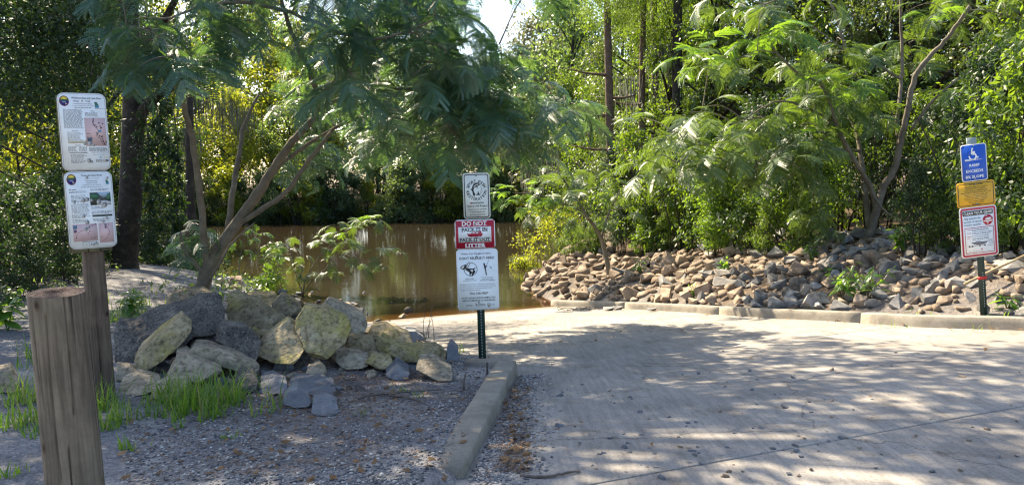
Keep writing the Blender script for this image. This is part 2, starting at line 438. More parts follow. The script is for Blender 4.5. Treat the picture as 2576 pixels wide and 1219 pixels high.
# ------------------------------------------------------------------ kerbs in cast lengths
m_kerb = mineral('kerb_concrete', [(0.3, (0.20, 0.178, 0.148)), (0.55, (0.30, 0.27, 0.225)), (0.72, (0.38, 0.345, 0.285))], 3.5, 0.5, 60, 0.92,
                 speck=(120, (0.7, 0.69, 0.67), (1.12, 1.1, 1.06)), spots=[((0.13, 0.12, 0.10), 2.6, 0.60)], rnd=0.1)
def kerb_run(name, P, side, lens, width, h0, h1, root, hfun=None):
    """P: base line on the ramp; side +1 puts the body to the left of its direction"""
    Q = smooth_path([(p[0], p[1], 0) for p in P], 8)[:, :2]
    seg = np.concatenate([[0], np.cumsum(np.hypot(*np.diff(Q, axis=0).T))])
    def pos(s): return np.array([np.interp(s, seg, Q[:, 0]), np.interp(s, seg, Q[:, 1])])
    s0 = 0.0; i = 0
    while s0 < seg[-1] - 0.05:
        s1 = min(seg[-1], s0 + lens[i % len(lens)]); i += 1
        n = max(4, int((s1 - s0) / 0.25))
        V = []; jh = RNG.uniform(-0.005, 0.005)
        for k, s in enumerate(np.linspace(s0 + 0.006, s1 - 0.006, n)):
            p = pos(s); tdir = pos(min(s + 0.05, seg[-1])) - pos(max(s - 0.05, 0)); tdir /= np.linalg.norm(tdir)
            nrm = np.array([-tdir[1], tdir[0]]) * side
            zb = float(ramp_z(p[0], p[1])); hh = h0 + (h1 - h0) * s / seg[-1] + jh + RNG.normal(0, 0.001)
            if hfun: hh *= hfun(s / seg[-1])
            prof = [(0.0, -0.06), (0.004, hh * 0.5), (0.008, hh - 0.012), (0.018, hh - 0.001), (width * 0.6, hh), (width - 0.012, hh - 0.001), (width, hh - 0.012), (width, -0.06)]
            for (a, zz) in prof:
                w_ = RNG.normal(0, 0.0012)
                V.append((p[0] + nrm[0] * (a + w_), p[1] + nrm[1] * (a + w_), zb + zz + RNG.normal(0, 0.0015)))
        m = len(prof); F = []
        for k in range(n - 1):
            for j in range(m - 1):
                f = (k*m+j, k*m+j+1, (k+1)*m+j+1, (k+1)*m+j)
                F.append(f if side < 0 else f[::-1])
        mb = MB(); mb.add(V, F)
        mb.f.setdefault(m, []).append(np.array([list(range(m))[::side]])); mb.f[m].append(np.array([[(n-1)*m + j for j in range(m)][::-side]]))
        mb.build('kerb_stone', m_kerb, root)
        s0 = s1
kr = tag(empty('kerb', (*KR[3], float(ramp_z(*KR[3])))), 'long raised concrete kerb between the ramp and the rocky right bank', 'kerb', None, 'structure')
kr.location = (0, 0, 0)
kerb_run('kerb', KR[:-1], 1, [2.9, 3.1, 3.0, 2.6], 0.17, 0.14, 0.15, kr)
kl = tag(empty('kerb', (0, 0, 0)), 'short concrete kerb running from the gravel to the middle sign post', 'kerb', None, 'structure')
KL2 = np.vstack([KL, KL[-1] + (KL[-1] - KL[-2]) * 0.12 + np.array([-0.05, 0.08]), KL[-1] + np.array([-0.22, 0.32]), KL[-1] + np.array([-0.5, 0.42])])
kerb_run('kerb', KL2, 1, [2.55, 3.4], 0.205, 0.10, 0.15, kl, lambda u: 0.75 + 0.5 * min(1, u * 3) * 0.8)

# ------------------------------------------------------------------ river
m_water, N, L, b = newmat('brown_river_water')
tc = N.new('ShaderNodeTexCoord')
b.inputs['Base Color'].default_value = (0.026, 0.0195, 0.012, 1); b.inputs['Roughness'].default_value = 0.025
b.inputs['IOR'].default_value = 1.33
mp = N.new('ShaderNodeMapping'); mp.inputs['Scale'].default_value = (1.0, 1.6, 1); L.new(tc.outputs['Object'], mp.inputs['Vector'])
nA = noise_node(N, L, 1.4, 5, 0.55, mp.outputs[0], 0.3); nB = noise_node(N, L, 7.0, 3, 0.5, mp.outputs[0])
ad = N.new('ShaderNodeMath'); ad.operation = 'MULTIPLY_ADD'; ad.inputs[1].default_value = 0.18; L.new(nB.outputs[0], ad.inputs[0]); L.new(nA.outputs[0], ad.inputs[2])
bp = N.new('ShaderNodeBump'); bp.inputs['Strength'].default_value = 0.10; bp.inputs['Distance'].default_value = 0.05
L.new(ad.outputs[0], bp.inputs['Height']); L.new(bp.outputs[0], b.inputs['Normal'])
tr = N.new('ShaderNodeBsdfTransparent'); tr.inputs[0].default_value = (0.66, 0.47, 0.27, 1)
gl = N.new('ShaderNodeBsdfGlossy'); gl.inputs['Roughness'].default_value = 0.04; L.new(bp.outputs[0], gl.inputs['Normal'])
fr = N.new('ShaderNodeFresnel'); fr.inputs[0].default_value = 1.33; L.new(bp.outputs[0], fr.inputs['Normal'])
clear = N.new('ShaderNodeMixShader'); L.new(fr.outputs[0], clear.inputs[0]); L.new(tr.outputs[0], clear.inputs[1]); L.new(gl.outputs[0], clear.inputs[2])
da = N.new('ShaderNodeAttribute'); da.attribute_name = 'depth'
dr_ = N.new('ShaderNodeMapRange'); dr_.inputs[1].default_value = 0.0; dr_.inputs[2].default_value = 0.42; L.new(da.outputs['Fac'], dr_.inputs[0])
ms = N.new('ShaderNodeMixShader'); L.new(dr_.outputs[0], ms.inputs[0]); L.new(clear.outputs[0], ms.inputs[1]); L.new(b.outputs[0], ms.inputs[2])
L.new(ms.outputs[0], N['Material Output'].inputs[0])
wx = stretched(-16, 8, 0.3, 200, 14); wy = np.concatenate([np.arange(14, 27, 0.3), np.arange(28, 70, 2.0)])
WX, WY = np.meshgrid(wx, wy)
ii, jj = np.meshgrid(np.arange(len(wy) - 1), np.arange(len(wx) - 1), indexing='ij'); b0 = (ii * len(wx) + jj).ravel()
me = np_mesh('river', np.stack([WX.ravel(), WY.ravel(), np.full(WX.size, WATER_Z)], 1), np.stack([b0, b0+1, b0+len(wx)+1, b0+len(wx)], 1), m_water, True)
a_ = me.attributes.new('depth', 'FLOAT', 'POINT'); a_.data.foreach_set('value', np.maximum(0, WATER_Z - heights(WX.ravel(), WY.ravel())).astype(np.float32))
tag(link('river', me), 'still brown river beyond the ramp reflecting the trees', 'river', None, 'structure')
# ------------------------------------------------------------------ foliage builders
def unit(v): return v / (np.linalg.norm(v, axis=-1, keepdims=True) + 1e-9)
def leaf_quads(P, A, Nn, L, Wd, fold=0.18):
    """one folded, pointed leaf (two triangles) at each point: P base, A axis, Nn face normal"""
    S = unit(np.cross(A, Nn)); Nn = np.cross(S, A)
    L = np.broadcast_to(L, (len(P),))[:, None]; Wd = np.broadcast_to(Wd, (len(P),))[:, None]
    mid = P + A * L * 0.45
    V = np.stack([P, mid + S * Wd * 0.5 - Nn * Wd * fold, P + A * L - Nn * L * 0.12, mid - S * Wd * 0.5 - Nn * Wd * fold], 1)
    k = np.arange(len(P))[:, None] * 4
    F = np.concatenate([k + np.array([[0, 1, 2]]), k + np.array([[0, 2, 3]])])
    return V.reshape(-1, 3), F
def cloud(blobs, L, ratio, rng, droop=0.3, shell=0.45, up=0.5, flat_=0.0, sub=(9, 0.42)):
    """leaves gathered in sub-clumps over each ellipsoid blob (cx,cy,cz, rx,ry,rz, n); open gaps are left between the clumps"""
    VV, FF, o = [], [], 0
    for (cx, cy, cz, rx, ry, rz, n) in blobs:
        c = np.array([cx, cy, cz]); r = np.array([rx, ry, rz])
        m = max(3, int(n / sub[0] / 6) + 3)
        d = unit(rng.normal(size=(m, 3)))
        cc = c + d * r * (rng.random((m, 1)) ** shell)
        k = rng.integers(0, m, n)
        off = rng.normal(size=(n, 3)) * r.min() * sub[1] * np.array([1, 1, 1 - flat_])
        P = cc[k] + off * (0.55 + 0.6 * rng.random((m, 1)))[k]
        out = unit((P - c) / r)
        A = unit(out * 0.6 + rng.normal(size=(n, 3)) * 0.7 + np.array([0, 0, -droop]))
        Nn = unit(out * 0.5 + np.array([0, 0, up]) + rng.normal(size=(n, 3)) * 0.55)
        ls = L * rng.uniform(0.6, 1.25, n)
        V, F = leaf_quads(P, A, Nn, ls, ls * ratio)
        VV.append(V); FF.append(F + o); o += len(V)
    return np.concatenate(VV), np.concatenate(FF)
def frond(rng, L=0.5, pairs=10, nl=14, pl=0.17, droop=1.1, lift=0.35, wide=1.0):
    """one twice-feathered mimosa leaf: a drooping stalk, paired side ribs, every rib a comb of leaflets"""
    n = 24
    t = np.linspace(0, 1, n)
    ang = lift - droop * t ** 1.3
    X = np.concatenate([[0], np.cumsum(np.cos(ang))])[:-1] / n * L
    Z = np.concatenate([[0], np.cumsum(np.sin(ang))])[:-1] / n * L
    mb = MB()
    mb.tube(np.stack([X, np.zeros(n), Z], 1)[::4], np.linspace(0.0035, 0.0015, 6), 3, False)
    Ps, As, Ns, Ls, Ws = [], [], [], [], []
    for i in range(pairs):
        ti = 0.22 + 0.78 * (i + 0.5) / pairs
        x, z, a = np.interp(ti, t, X), np.interp(ti, t, Z), np.interp(ti, t, ang)
        tan = np.array([math.cos(a), 0, math.sin(a)]); nor = np.array([-math.sin(a), 0, math.cos(a)])
        plen = pl * (0.55 + 0.75 * math.sin(math.pi * (0.18 + 0.72 * (i + 0.5) / pairs))) * rng.uniform(0.88, 1.08)
        for sd in (1, -1):
            th = R(rng.normal(62 - 22 * ti, 5))
            u0 = tan * math.cos(th) + np.array([0, sd, 0]) * math.sin(th)
            s = (np.arange(nl) + 0.5) / nl
            tw_ = rng.normal(0, 0.38); nor_p = nor * math.cos(tw_) + np.cross(u0, nor) * math.sin(tw_)
            dz = -(0.10 + 0.35 * rng.random()) * plen * s ** 2
            base = np.array([x, 0, z]) + u0 * (plen * s)[:, None] + nor * dz[:, None]
            side = unit(np.cross(nor_p, u0))
            lw = plen / nl * 0.82 * wide
            for q in (1, -1):
                A = unit(u0 * 0.55 + side * q * 0.9 + nor_p * rng.uniform(-0.12, 0.12))
                ll = 0.098 * plen * (0.7 + 0.4 * np.sin(np.pi * (0.2 + 0.75 * s)))
                Ps.append(base); As.append(np.tile(A, (nl, 1))); Ns.append(np.tile(nor_p + side * q * 0.15, (nl, 1))); Ls.append(ll); Ws.append(np.full(nl, lw))
    P = np.concatenate(Ps); A = np.concatenate(As); Nn = unit(np.concatenate(Ns)); Ll = np.concatenate(Ls); Ww = np.concatenate(Ws)
    S = unit(np.cross(A, Nn))
    V = np.stack([P - S * Ww[:, None] * 0.5, P + S * Ww[:, None] * 0.5, P + A * Ll[:, None] + S * Ww[:, None] * 0.3, P + A * Ll[:, None] - S * Ww[:, None] * 0.3], 1).reshape(-1, 3)
    F = np.arange(len(V)).reshape(-1, 4)
    mb.add(V, F)
    return mb
def place_mat(p, yaw, pitch, roll, s):
    return Matrix.Translation(p) @ Euler((roll, pitch, yaw), 'XYZ').to_matrix().to_4x4() @ Matrix.Scale(s, 4)
def xform(V, M):
    M = np.array(M); return V @ M[:3, :3].T + M[:3, 3]

# ------------------------------------------------------------------ foliage and bark materials
m_mim = leafmat('shade_blue_mimosa_leaf', (0.020, 0.064, 0.060), (0.056, 0.138, 0.100), (0.24, 0.44, 0.05), 0.30, 0.40, 0.9, 2.0)  # bluish cast of the shaded crown is put into the leaf colour
m_mim_r = leafmat('sunlit_mimosa_leaf', (0.026, 0.064, 0.026), (0.080, 0.14, 0.048), (0.30, 0.45, 0.03), 0.32, 0.45, 0.7, 2.0)  # greener copy with the sunlight put into its colour
m_mim_lit = leafmat('strongly_lit_mimosa_leaf', (0.035, 0.11, 0.03), (0.085, 0.19, 0.04), (0.38, 0.62, 0.03), 0.45, 0.34, 0.6, 2.0)  # brightest copy of the mimosa leaf, strong sun painted into its colour
m_broad = leafmat('broad_leaf', (0.013, 0.040, 0.010), (0.068, 0.125, 0.028), (0.36, 0.54, 0.02), 0.38, 0.48, 0.55, 1.6, (0.988, (0.30, 0.14, 0.03)))
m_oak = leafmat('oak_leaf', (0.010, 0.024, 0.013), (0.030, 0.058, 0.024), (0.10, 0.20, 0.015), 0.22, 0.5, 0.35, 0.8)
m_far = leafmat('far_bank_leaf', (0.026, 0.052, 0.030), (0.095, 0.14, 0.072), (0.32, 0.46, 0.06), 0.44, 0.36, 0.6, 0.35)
m_yel = leafmat('sunny_yellow_green_leaf', (0.050, 0.095, 0.012), (0.15, 0.20, 0.022), (0.55, 0.58, 0.03), 0.50, 0.4, 0.5, 0.5)  # backlit glow of trees put into the colour; river bushes are yellowish themselves
m_pale = leafmat('pale_grey_green_leaf', (0.09, 0.095, 0.06), (0.21, 0.20, 0.14), (0.30, 0.32, 0.10), 0.35, 0.45, 0.5, 0.7)  # sunlit grey-white of the crown put into the leaf colour
m_cyp = leafmat('cypress_needle', (0.022, 0.065, 0.012), (0.075, 0.135, 0.025), (0.30, 0.44, 0.03), 0.42, 0.5, 0.35, 0.9)
m_grass = leafmat('grass_blade', (0.04, 0.10, 0.016), (0.10, 0.20, 0.035), (0.36, 0.58, 0.05), 0.45, 0.42, 0.4, 3.0, (0.86, (0.30, 0.24, 0.10)))
m_moss = mineral('spanish_moss', [(0.3, (0.10, 0.105, 0.08)), (0.7, (0.19, 0.195, 0.15))], 3, 0.2, 40)
m_bark_dark = mineral('dark_rough_bark', [(0.3, (0.022, 0.018, 0.015)), (0.55, (0.050, 0.041, 0.034)), (0.75, (0.10, 0.085, 0.07))], 6, 1.0, 16, rnd=0.2)
m_bark_mim = mineral('smooth_mimosa_bark', [(0.3, (0.115, 0.097, 0.075)), (0.55, (0.185, 0.157, 0.12)), (0.75, (0.26, 0.225, 0.175))], 5, 0.35, 22, rnd=0.1,
                     speck=(55, (0.72, 0.70, 0.66), (1.1, 1.08, 1.04)))
m_bark_red = mineral('reddish_cypress_bark', [(0.3, (0.07, 0.045, 0.032)), (0.6, (0.14, 0.095, 0.065)), (0.8, (0.22, 0.16, 0.11))], 7, 0.9, 14, rnd=0.2)
m_twig = mineral('dry_twig', [(0.3, (0.06, 0.05, 0.042)), (0.7, (0.15, 0.12, 0.10))], 8, 0.4, 30, rnd=0.3)

def limb(mb, P, r0, r1, rng, n=7, k=5, jit=0.0):
    Q = smooth_path(P, k, jit, rng)
    mb.tube(Q, np.linspace(r0, r1, len(Q)) ** 1.0, n)
    return Q

# ------------------------------------------------------------------ mimosa trees: limbs traced in depth, leaf rosettes on the twigs
FR = [frond(np.random.default_rng(50 + i), rng_l, pr, 13, pll, dr, lf).mesh('leaf', m_mim)
      for i, (rng_l, pr, pll, dr, lf) in enumerate([(0.62, 11, 0.20, 1.15, 0.30), (0.56, 10, 0.19, 1.5, 0.35), (0.66, 12, 0.20, 0.9, 0.15), (0.5, 9, 0.18, 1.25, 0.45), (0.6, 11, 0.21, 1.8, 0.4), (0.45, 8, 0.16, 0.7, 0.2)])]
FR_SUN = []
for m_ in FR:
    c_ = m_.copy(); c_.name = 'leaf'; c_.materials.clear(); c_.materials.append(m_mim_r); FR_SUN.append(c_)
FR_LIT = []
for m_ in FR:
    c_ = m_.copy(); c_.name = 'leaf'; c_.materials.clear(); c_.materials.append(m_mim_lit); FR_LIT.append(c_)
SIMPLE = [frond(np.random.default_rng(80 + i), 0.58, 9, 8, 0.19, dr, 0.3, 0.95) for i, dr in enumerate((1.1, 1.5, 0.8, 1.8))]
SIMPLE = [(np.concatenate(s.v), np.concatenate(s.f[4])) for s in SIMPLE]
def rosette_leaves(tips, rng, scale, n_leaf, lean=0.2):
    """matrices of the leaves that spread from every twig tip"""
    out = []
    for (p, s) in tips:
        k = rng.integers(n_leaf[0], n_leaf[1] + 1)
        y0 = rng.uniform(0, 2 * math.pi)
        for j in range(k):
            yaw = y0 + 2 * math.pi * j / k + rng.normal(0, 0.3)
            pp = Vector(p) + Vector(rng.normal(0, 0.05, 3)) + Vector((0, 0, -0.05 * j))
            out.append((pp, yaw, rng.normal(lean, 0.28), rng.normal(0, 0.35), s * scale * rng.uniform(0.75, 1.2)))
    return out
def mimosa(name_label, cat, base, limbs, tips, rng, scale, n_leaf, bark, lit_tips=(), group=None, max_parts=300, twig_r=0.012, sun=False, young=False):
    root = tag(empty('mimosa_tree', base), name_label, cat, group)
    B = Vector(base)
    allpts, mb = [], MB()
    trunk_done = False
    for (P, r0, r1) in limbs:
        Q = smooth_path([Vector(p) - B for p in P], 6, 0.006, rng)
        m1 = MB(); m1.tube(Q, np.linspace(r0, r1, len(Q)), 9)
        m1.build('trunk' if not trunk_done else 'limb', bark, root, True); trunk_done = True
        allpts += [(Vector(q), rr) for q, rr in zip(Q, np.linspace(r0, r1, len(Q)))]
    tw = MB()
    cand = [a for a in allpts if a[1] < 0.055] or allpts
    src = [a[0] for a in cand]
    order = sorted(range(len(tips)), key=lambda i: min((Vector(tips[i][0]) - B - q).length for q in src))
    for i in order:                       # every twig grows from the nearest wood so far
        p = Vector(tips[i][0]) - B
        q = min(src, key=lambda q_: (q_ - p).length + max(0, q_.z - p.z) * 0.6)
        mid = q.lerp(p, 0.5) + Vector((0, 0, 0.10 * (q - p).length)) + Vector(rng.normal(0, 0.03, 3))
        Q = smooth_path([q, mid, p], 4)
        tw.tube(Q, np.linspace(min(0.03, twig_r * (0.7 + 0.5 * (q - p).length)), 0.005, len(Q)), 5)
        src += [Vector(Q[len(Q) // 2]), Vector(Q[-1]), Vector(Q[-3])]
    tag(tw.build('twigs', bark, root), None, None, None, 'stuff')
    lv = rosette_leaves([(Vector(p) - B, s) for p, s in tips], rng, scale, n_leaf)
    lv.sort(key=lambda a: depth_of(a[0] + B) / a[4])
    litset = [(Vector(p) - B, s) for p, s in lit_tips]
    ll = rosette_leaves(litset, rng, scale, (4, 5), 0.0)
    for k, (pp, yaw, pitch, roll, s) in enumerate(ll):
        o = link('leaf', FR_LIT[k % 6], None, root); o.matrix_local = place_mat(pp, yaw, pitch - 0.15, roll * 0.5, s * 0.9)
        o['label'] = 'leaf tinted a sunlit bright yellow-green'
    room = max_parts - len(ll)
    for k, (pp, yaw, pitch, roll, s) in enumerate(lv[:room]):
        o = link('leaf', (FR_LIT if young else FR_SUN if sun else FR)[int(rng.integers(6))], None, root); o.matrix_local = place_mat(pp, yaw, pitch, roll, s)  # flags choose the painted tint
    rest = lv[room:]
    if rest:
        V, F, o_ = [], [], 0
        for (pp, yaw, pitch, roll, s) in rest:
            v, f = SIMPLE[int(rng.integers(4))]
            V.append(xform(v, place_mat(pp, yaw, pitch, roll, s))); F.append(f + o_); o_ += len(v)
        tag(link('foliage', np_mesh('foliage', np.concatenate(V), np.concatenate(F), m_mim_lit if young else m_mim_r if sun else m_mim), None, root), None, None, None, 'stuff')
    return root

# left mimosa ------------------------------------------------------
rg = np.random.default_rng(11)
MB0 = at(497, 757); DM = depth_of(MB0)
def q_(px, py, dd=0.0): return pt(px, py, DM + dd)
MB0 = MB0 - Vector((0, 0, 0.1))
limbs = [
    ([MB0, q_(515, 700), q_(535, 650), q_(575, 590), q_(613, 535, -.1), q_(655, 475, -.3), q_(700, 405, -.5), q_(745, 345, -.7), q_(790, 298, -.9), q_(808, 268, -1.0)], 0.14, 0.042),
    ([q_(540, 645), q_(600, 552, .3), q_(645, 505, .4), q_(690, 430, .5), q_(760, 372, .5), q_(842, 322, .4)], 0.065, 0.028),
    ([q_(590, 570, .1), q_(655, 528, -.3), q_(720, 482, -.7), q_(772, 410, -.9), q_(838, 326, -1.3)], 0.055, 0.028),
    ([q_(520, 670), q_(509, 560, -.4), q_(492, 400, -.8), q_(472, 300, -1.1), q_(442, 215, -1.5), q_(400, 140, -2.0), q_(372, 60, -2.4)], 0.068, 0.026),
    ([q_(442, 217, -1.5), q_(492, 190, -1.2), q_(540, 150, -1.0), q_(592, 122, -1.1)], 0.045, 0.02),
    ([q_(572, 585, .2), q_(590, 450, .7), q_(605, 370, 1.0), q_(612, 320, 1.2), q_(650, 240, 1.4)], 0.06, 0.025),
    ([q_(808, 270, -1.0), q_(800, 240, -1.2), q_(780, 190, -1.5), q_(745, 110, -2.0), q_(715, 25, -2.4), q_(700, -60, -2.7)], 0.048, 0.025),
    ([q_(716, 28, -2.4), q_(790, 55, -2.9), q_(860, 85, -3.4), q_(960, 97, -3.7), q_(1075, 58, -3.9)], 0.03, 0.012),
    ([q_(716, 28, -2.4), q_(640, 10, -2.9), q_(570, 6, -3.3), q_(500, 17, -3.6), q_(430, 44, -3.9), q_(375, 46, -4.1)], 0.03, 0.012),
    ([q_(808, 268, -1.0), q_(900, 235, -1.2), q_(1000, 225, -1.4), q_(1120, 235, -1.5), q_(1230, 270, -1.6)], 0.04, 0.014),
    ([q_(842, 322, .4), q_(930, 285, .3), q_(1040, 280, 0), q_(1170, 300, -.2), q_(1330, 290, -.4), q_(1440, 310, -.5)], 0.035, 0.012),
    ([q_(800, 240, -1.2), q_(880, 180, -1.5), q_(1000, 150, -1.5), q_(1130, 165, -1.4), q_(1280, 200, -1.2)], 0.032, 0.012),
    ([q_(520, 690), q_(470, 640, -.2), q_(455, 590, -.3)], 0.05, 0.02),
    ([q_(505, 740), q_(555, 660, -.5), q_(580, 615, -.6), q_(640, 560, -.8)], 0.03, 0.012),
]
tips = []
def tipset(n, xr, yr, dr, s=1.0, cond=None):
    k = 0
    while k < n:
        x, y, d = rg.uniform(*xr), rg.uniform(*yr), rg.uniform(*dr)
        if cond and not cond(x, y): continue
        tips.append((q_(x, y, d), s * rg.uniform(0.85, 1.15))); k += 1
tipset(16, (290, 640), (-60, 190), (-4.3, -1.8), 1.0, lambda x, y: y < 150 + 60 * math.sin((x - 290) / 350 * math.pi))
tipset(7, (310, 520), (60, 150), (-4.2, -2.6), 1.1)
tipset(44, (640, 1180), (-90, 200), (-4.0, -0.5), 1.0, lambda x, y: y < 90 or x > 850)
tipset(12, (1060, 1330), (-60, 160), (-3.0, -0.8), 1.0, lambda x, y: y > 110 or x < 1100)
tipset(30, (860, 1320), (180, 330), (-2.6, 0.8), 1.0)
tipset(8, (700, 860), (180, 280), (0.6, 2.0), 1.0)
tipset(3, (1310, 1420), (-90, -30), (-2.4, -1.0), .9)
tipset(16, (860, 1380), (290, 375), (-2.2, 0.6), 1.0)
tipset(30, (1130, 1490), (140, 340), (-2.4, 0.2), 1.05, lambda x, y: y > 140 + (x - 1130) * 0.25)
tipset(9, (610, 860), (330, 460), (0.5, 2.0), 0.9)
tipset(5, (440, 520), (560, 640), (-0.4, 0.4), 0.8)
lit = [(q_(820, 190, -1.5), .9), (q_(1110, 180, -1.6), 0.9), (q_(1150, 110, -1.5), .8), (q_(950, 300, -1), .8)]
mimosa('large leaning mimosa tree with several smooth trunks growing behind the pile of broken concrete', 'tree', MB0, limbs, tips, rg, 1.12, (4, 6), m_bark_mim, lit)

# right mimosa -----------------------------------------------------
rg = np.random.default_rng(12)
MB1 = at(2178, 606); DM = depth_of(MB1); MB1 = MB1 - Vector((0, 0, .1))
limbs = [
    ([MB1, q_(2192, 575), q_(2207, 520), q_(2222, 470), q_(2250, 425, -.1), q_(2263, 370, -.2), q_(2280, 290, -.4), q_(2302, 195, -.6), q_(2340, 140, -.8), q_(2385, 95, -1.0), q_(2440, 15, -1.3)], 0.095, 0.035),
    ([q_(2205, 530), q_(2190, 470, -.1), q_(2142, 392, -.5), q_(2105, 320, -.8), q_(2080, 240, -1.1), q_(2062, 200, -1.3)], 0.06, 0.03),
    ([q_(2188, 590, .1), q_(2176, 480, .3), q_(2164, 380, .6), q_(2150, 320, .9), q_(2120, 270, 1.1)], 0.07, 0.025),
    ([q_(2240, 445), q_(2262, 390, .3), q_(2258, 300, .4), q_(2268, 200, .5), q_(2268, 100, .5), q_(2264, -30, .4)], 0.055, 0.028),
    ([q_(2190, 480), q_(2225, 530, -.3), q_(2272, 562, -.6)], 0.035, 0.02),
    ([q_(2062, 205, -1.3), q_(2010, 185, -1.6), q_(1965, 145, -1.9), q_(1940, 110, -2.1)], 0.03, 0.015),
    ([q_(2105, 320, -.8), q_(2050, 280, -.9), q_(1960, 255, -1.2), q_(1870, 300, -1.4)], 0.03, 0.012),
    ([q_(2130, 130, .3), q_(2108, 60, 0.1), q_(2085, -10, 0)], 0.03, 0.02),
    ([q_(2268, 200, .5), q_(2180, 150, .4), q_(2130, 130, .3), q_(2050, 70, .1)], 0.03, 0.012),
    ([q_(2290, 330, -.4), q_(2345, 255, -.8), q_(2430, 185, -1.2), q_(2520, 120, -1.5)], 0.03, 0.014),
    ([q_(2164, 380, .6), q_(2080, 370, .2), q_(1990, 330, -.2), q_(1880, 330, -.6)], 0.03, 0.012),
]
tips = []
tipset(14, (1760, 2150), (-60, 160), (-2.2, 0.6), 0.9)
tipset(40, (1600, 2120), (230, 420), (-2.0, 0.6), 0.9, lambda x, y: y > 250 + abs(x - 1850) * .1)
tipset(14, (1900, 2200), (150, 300), (-1.4, 0.6), 0.9)
tipset(18, (2250, 2600), (40, 260), (0.0, 1.6), 0.9)
tipset(10, (2280, 2600), (-80, 60), (-0.4, 1.6), 0.9)
tipset(9, (2300, 2580), (330, 420), (0.3, 1.6), 0.8)
tipset(6, (1980, 2110), (440, 560), (-1.4, -0.5), 0.7)
lit = [(q_(1905, 95, -2.2), 1.0), (q_(1980, 62, -2.1), 1.0), (q_(2150, 205, -1.6), 0.9), (q_(2100, 195, -1.6), .9), (q_(1740, 145, -2.0), .9), (q_(1790, 110, -2.0), .9), (q_(2050, 320, -1.3), .6), (q_(2350, 40, -1.2), 0.7)]
mimosa('spreading mimosa tree with tan forked trunks growing out of the rocks beside the right-hand bank', 'tree', MB1, limbs, tips, rg, 1.3, (4, 6), m_bark_mim, lit, None, 300, 0.012, True)
# ------------------------------------------------------------------ trees and shrubs of the banks
def gp(px, d):
    p = pt(px, 500, d); return Vector((p.x, p.y, hz(p.x, p.y)))
def crown_var(name, seed, mat, w, h, nb, n, L, ratio, droop=0.3, shell=0.5, br=0.33, up=0.5, taper=0.35, low=0.0):
    """one crown of unit-free size: blobs spread through an egg-shaped volume standing on z = low"""
    r = np.random.default_rng(seed); blobs = []
    for i in range(nb):
        z = low + (h - low) * (0.06 + 0.9 * (i + r.random()) / nb)
        f = math.sin(math.pi * min(0.98, (0.15 + 0.85 * ((z - low) / (h - low))) ** (0.8 + taper)))
        a, q = r.uniform(0, 2 * math.pi), math.sqrt(r.random())
        s = r.uniform(0.65, 1.25) * br
        blobs.append((math.cos(a) * q * w * f * 0.72, math.sin(a) * q * w * f * 0.72, z, w * s, w * s, w * s * r.uniform(0.5, 0.8), int(n / nb * r.uniform(0.6, 1.4))))
    V, F = cloud(blobs, L, ratio, r, droop, shell, up)
    return np_mesh(name, V, F, mat), blobs
def stems_mesh(name, blobs, rng, base_r, mat, nst=1, spread=0.15, h=None, n=6):
    """trunk(s) and limbs reaching into the crown's blobs"""
    mb = MB(); top = h or max(b_[2] for b_ in blobs) * 0.85
    axes = []
    for i in range(nst):
        a = rng.uniform(0, 2 * math.pi); q = spread * rng.random() if nst > 1 else 0
        b0 = np.array([math.cos(a) * q * 0.5, math.sin(a) * q * 0.5, -0.25])
        lean = rng.normal(0, 0.06, 2) * top + np.array([math.cos(a), math.sin(a)]) * q * 1.2
        P = [b0 + np.array([lean[0] * t ** 1.4, lean[1] * t ** 1.4, (top + 0.25) * t]) + np.append(rng.normal(0, 0.012 * top, 2) * (t > 0) * (t < 1), 0) for t in np.linspace(0, 1, 6)]
        Q = smooth_path(P, 3); rad = base_r * (1 - 0.8 * np.linspace(0, 1, len(Q))) * rng.uniform(0.8, 1.2)
        mb.tube(Q, rad, n); axes.append((Q, rad))
    for b_ in blobs[:: max(1, len(blobs) // 16)]:
        Q, rad = axes[rng.integers(len(axes))]
        e = np.array(b_[:3]); k = min(len(Q) - 2, max(1, int(len(Q) * max(0.15, (e[2] - 0.25 * np.hypot(*(e[:2] - Q[0][:2]))) / top) * 0.85)))
        s = Q[k]; mid = (s + e) / 2 + np.array([0, 0, 0.08 * np.linalg.norm(e - s)])
        mb.tube(smooth_path([s, mid, e], 3), np.linspace(rad[k] * 0.6, rad[k] * 0.15 + 0.004, 7), 5, False)
    return mb.mesh(name, mat, True)
def plant_tree(name, loc, trunk_me, crown_me, yaw, s, label, cat, group=None, sz=None):
    o = tag(empty(name, loc, (0, 0, yaw)), label, cat, group)
    o.scale = (s, s, sz or s)
    if trunk_me: link('trunk' if cat == 'tree' else 'stems', trunk_me, None, o)
    c = link('crown' if cat == 'tree' else 'foliage', crown_me, None, o); c['kind'] = 'stuff'
    return o
rg = np.random.default_rng(21)
def family(kind, n, seed, mat, bark, w, h, nb, nl, L, ratio, base_r, nst=1, cat='tree', **k):
    out = []
    for i in range(n):
        c_, bl = crown_var('crown' if cat == 'tree' else 'foliage', seed + i, mat, w, h, nb, nl, L, ratio, **k)
        t_ = stems_mesh('trunk' if cat == 'tree' else 'stems', bl, np.random.default_rng(seed + 100 + i), base_r, bark, nst, 0.9 if nst > 1 else 0)
        out.append((t_, c_, h))
    return out
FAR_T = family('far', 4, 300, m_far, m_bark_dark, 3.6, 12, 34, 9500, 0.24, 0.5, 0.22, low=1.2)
FAR_YS = family('shrub', 2, 350, m_yel, m_bark_dark, 2.3, 4.4, 20, 5500, 0.19, 0.5, 0.05, 7, 'shrub', low=0.1, taper=-0.1, up=0.3)
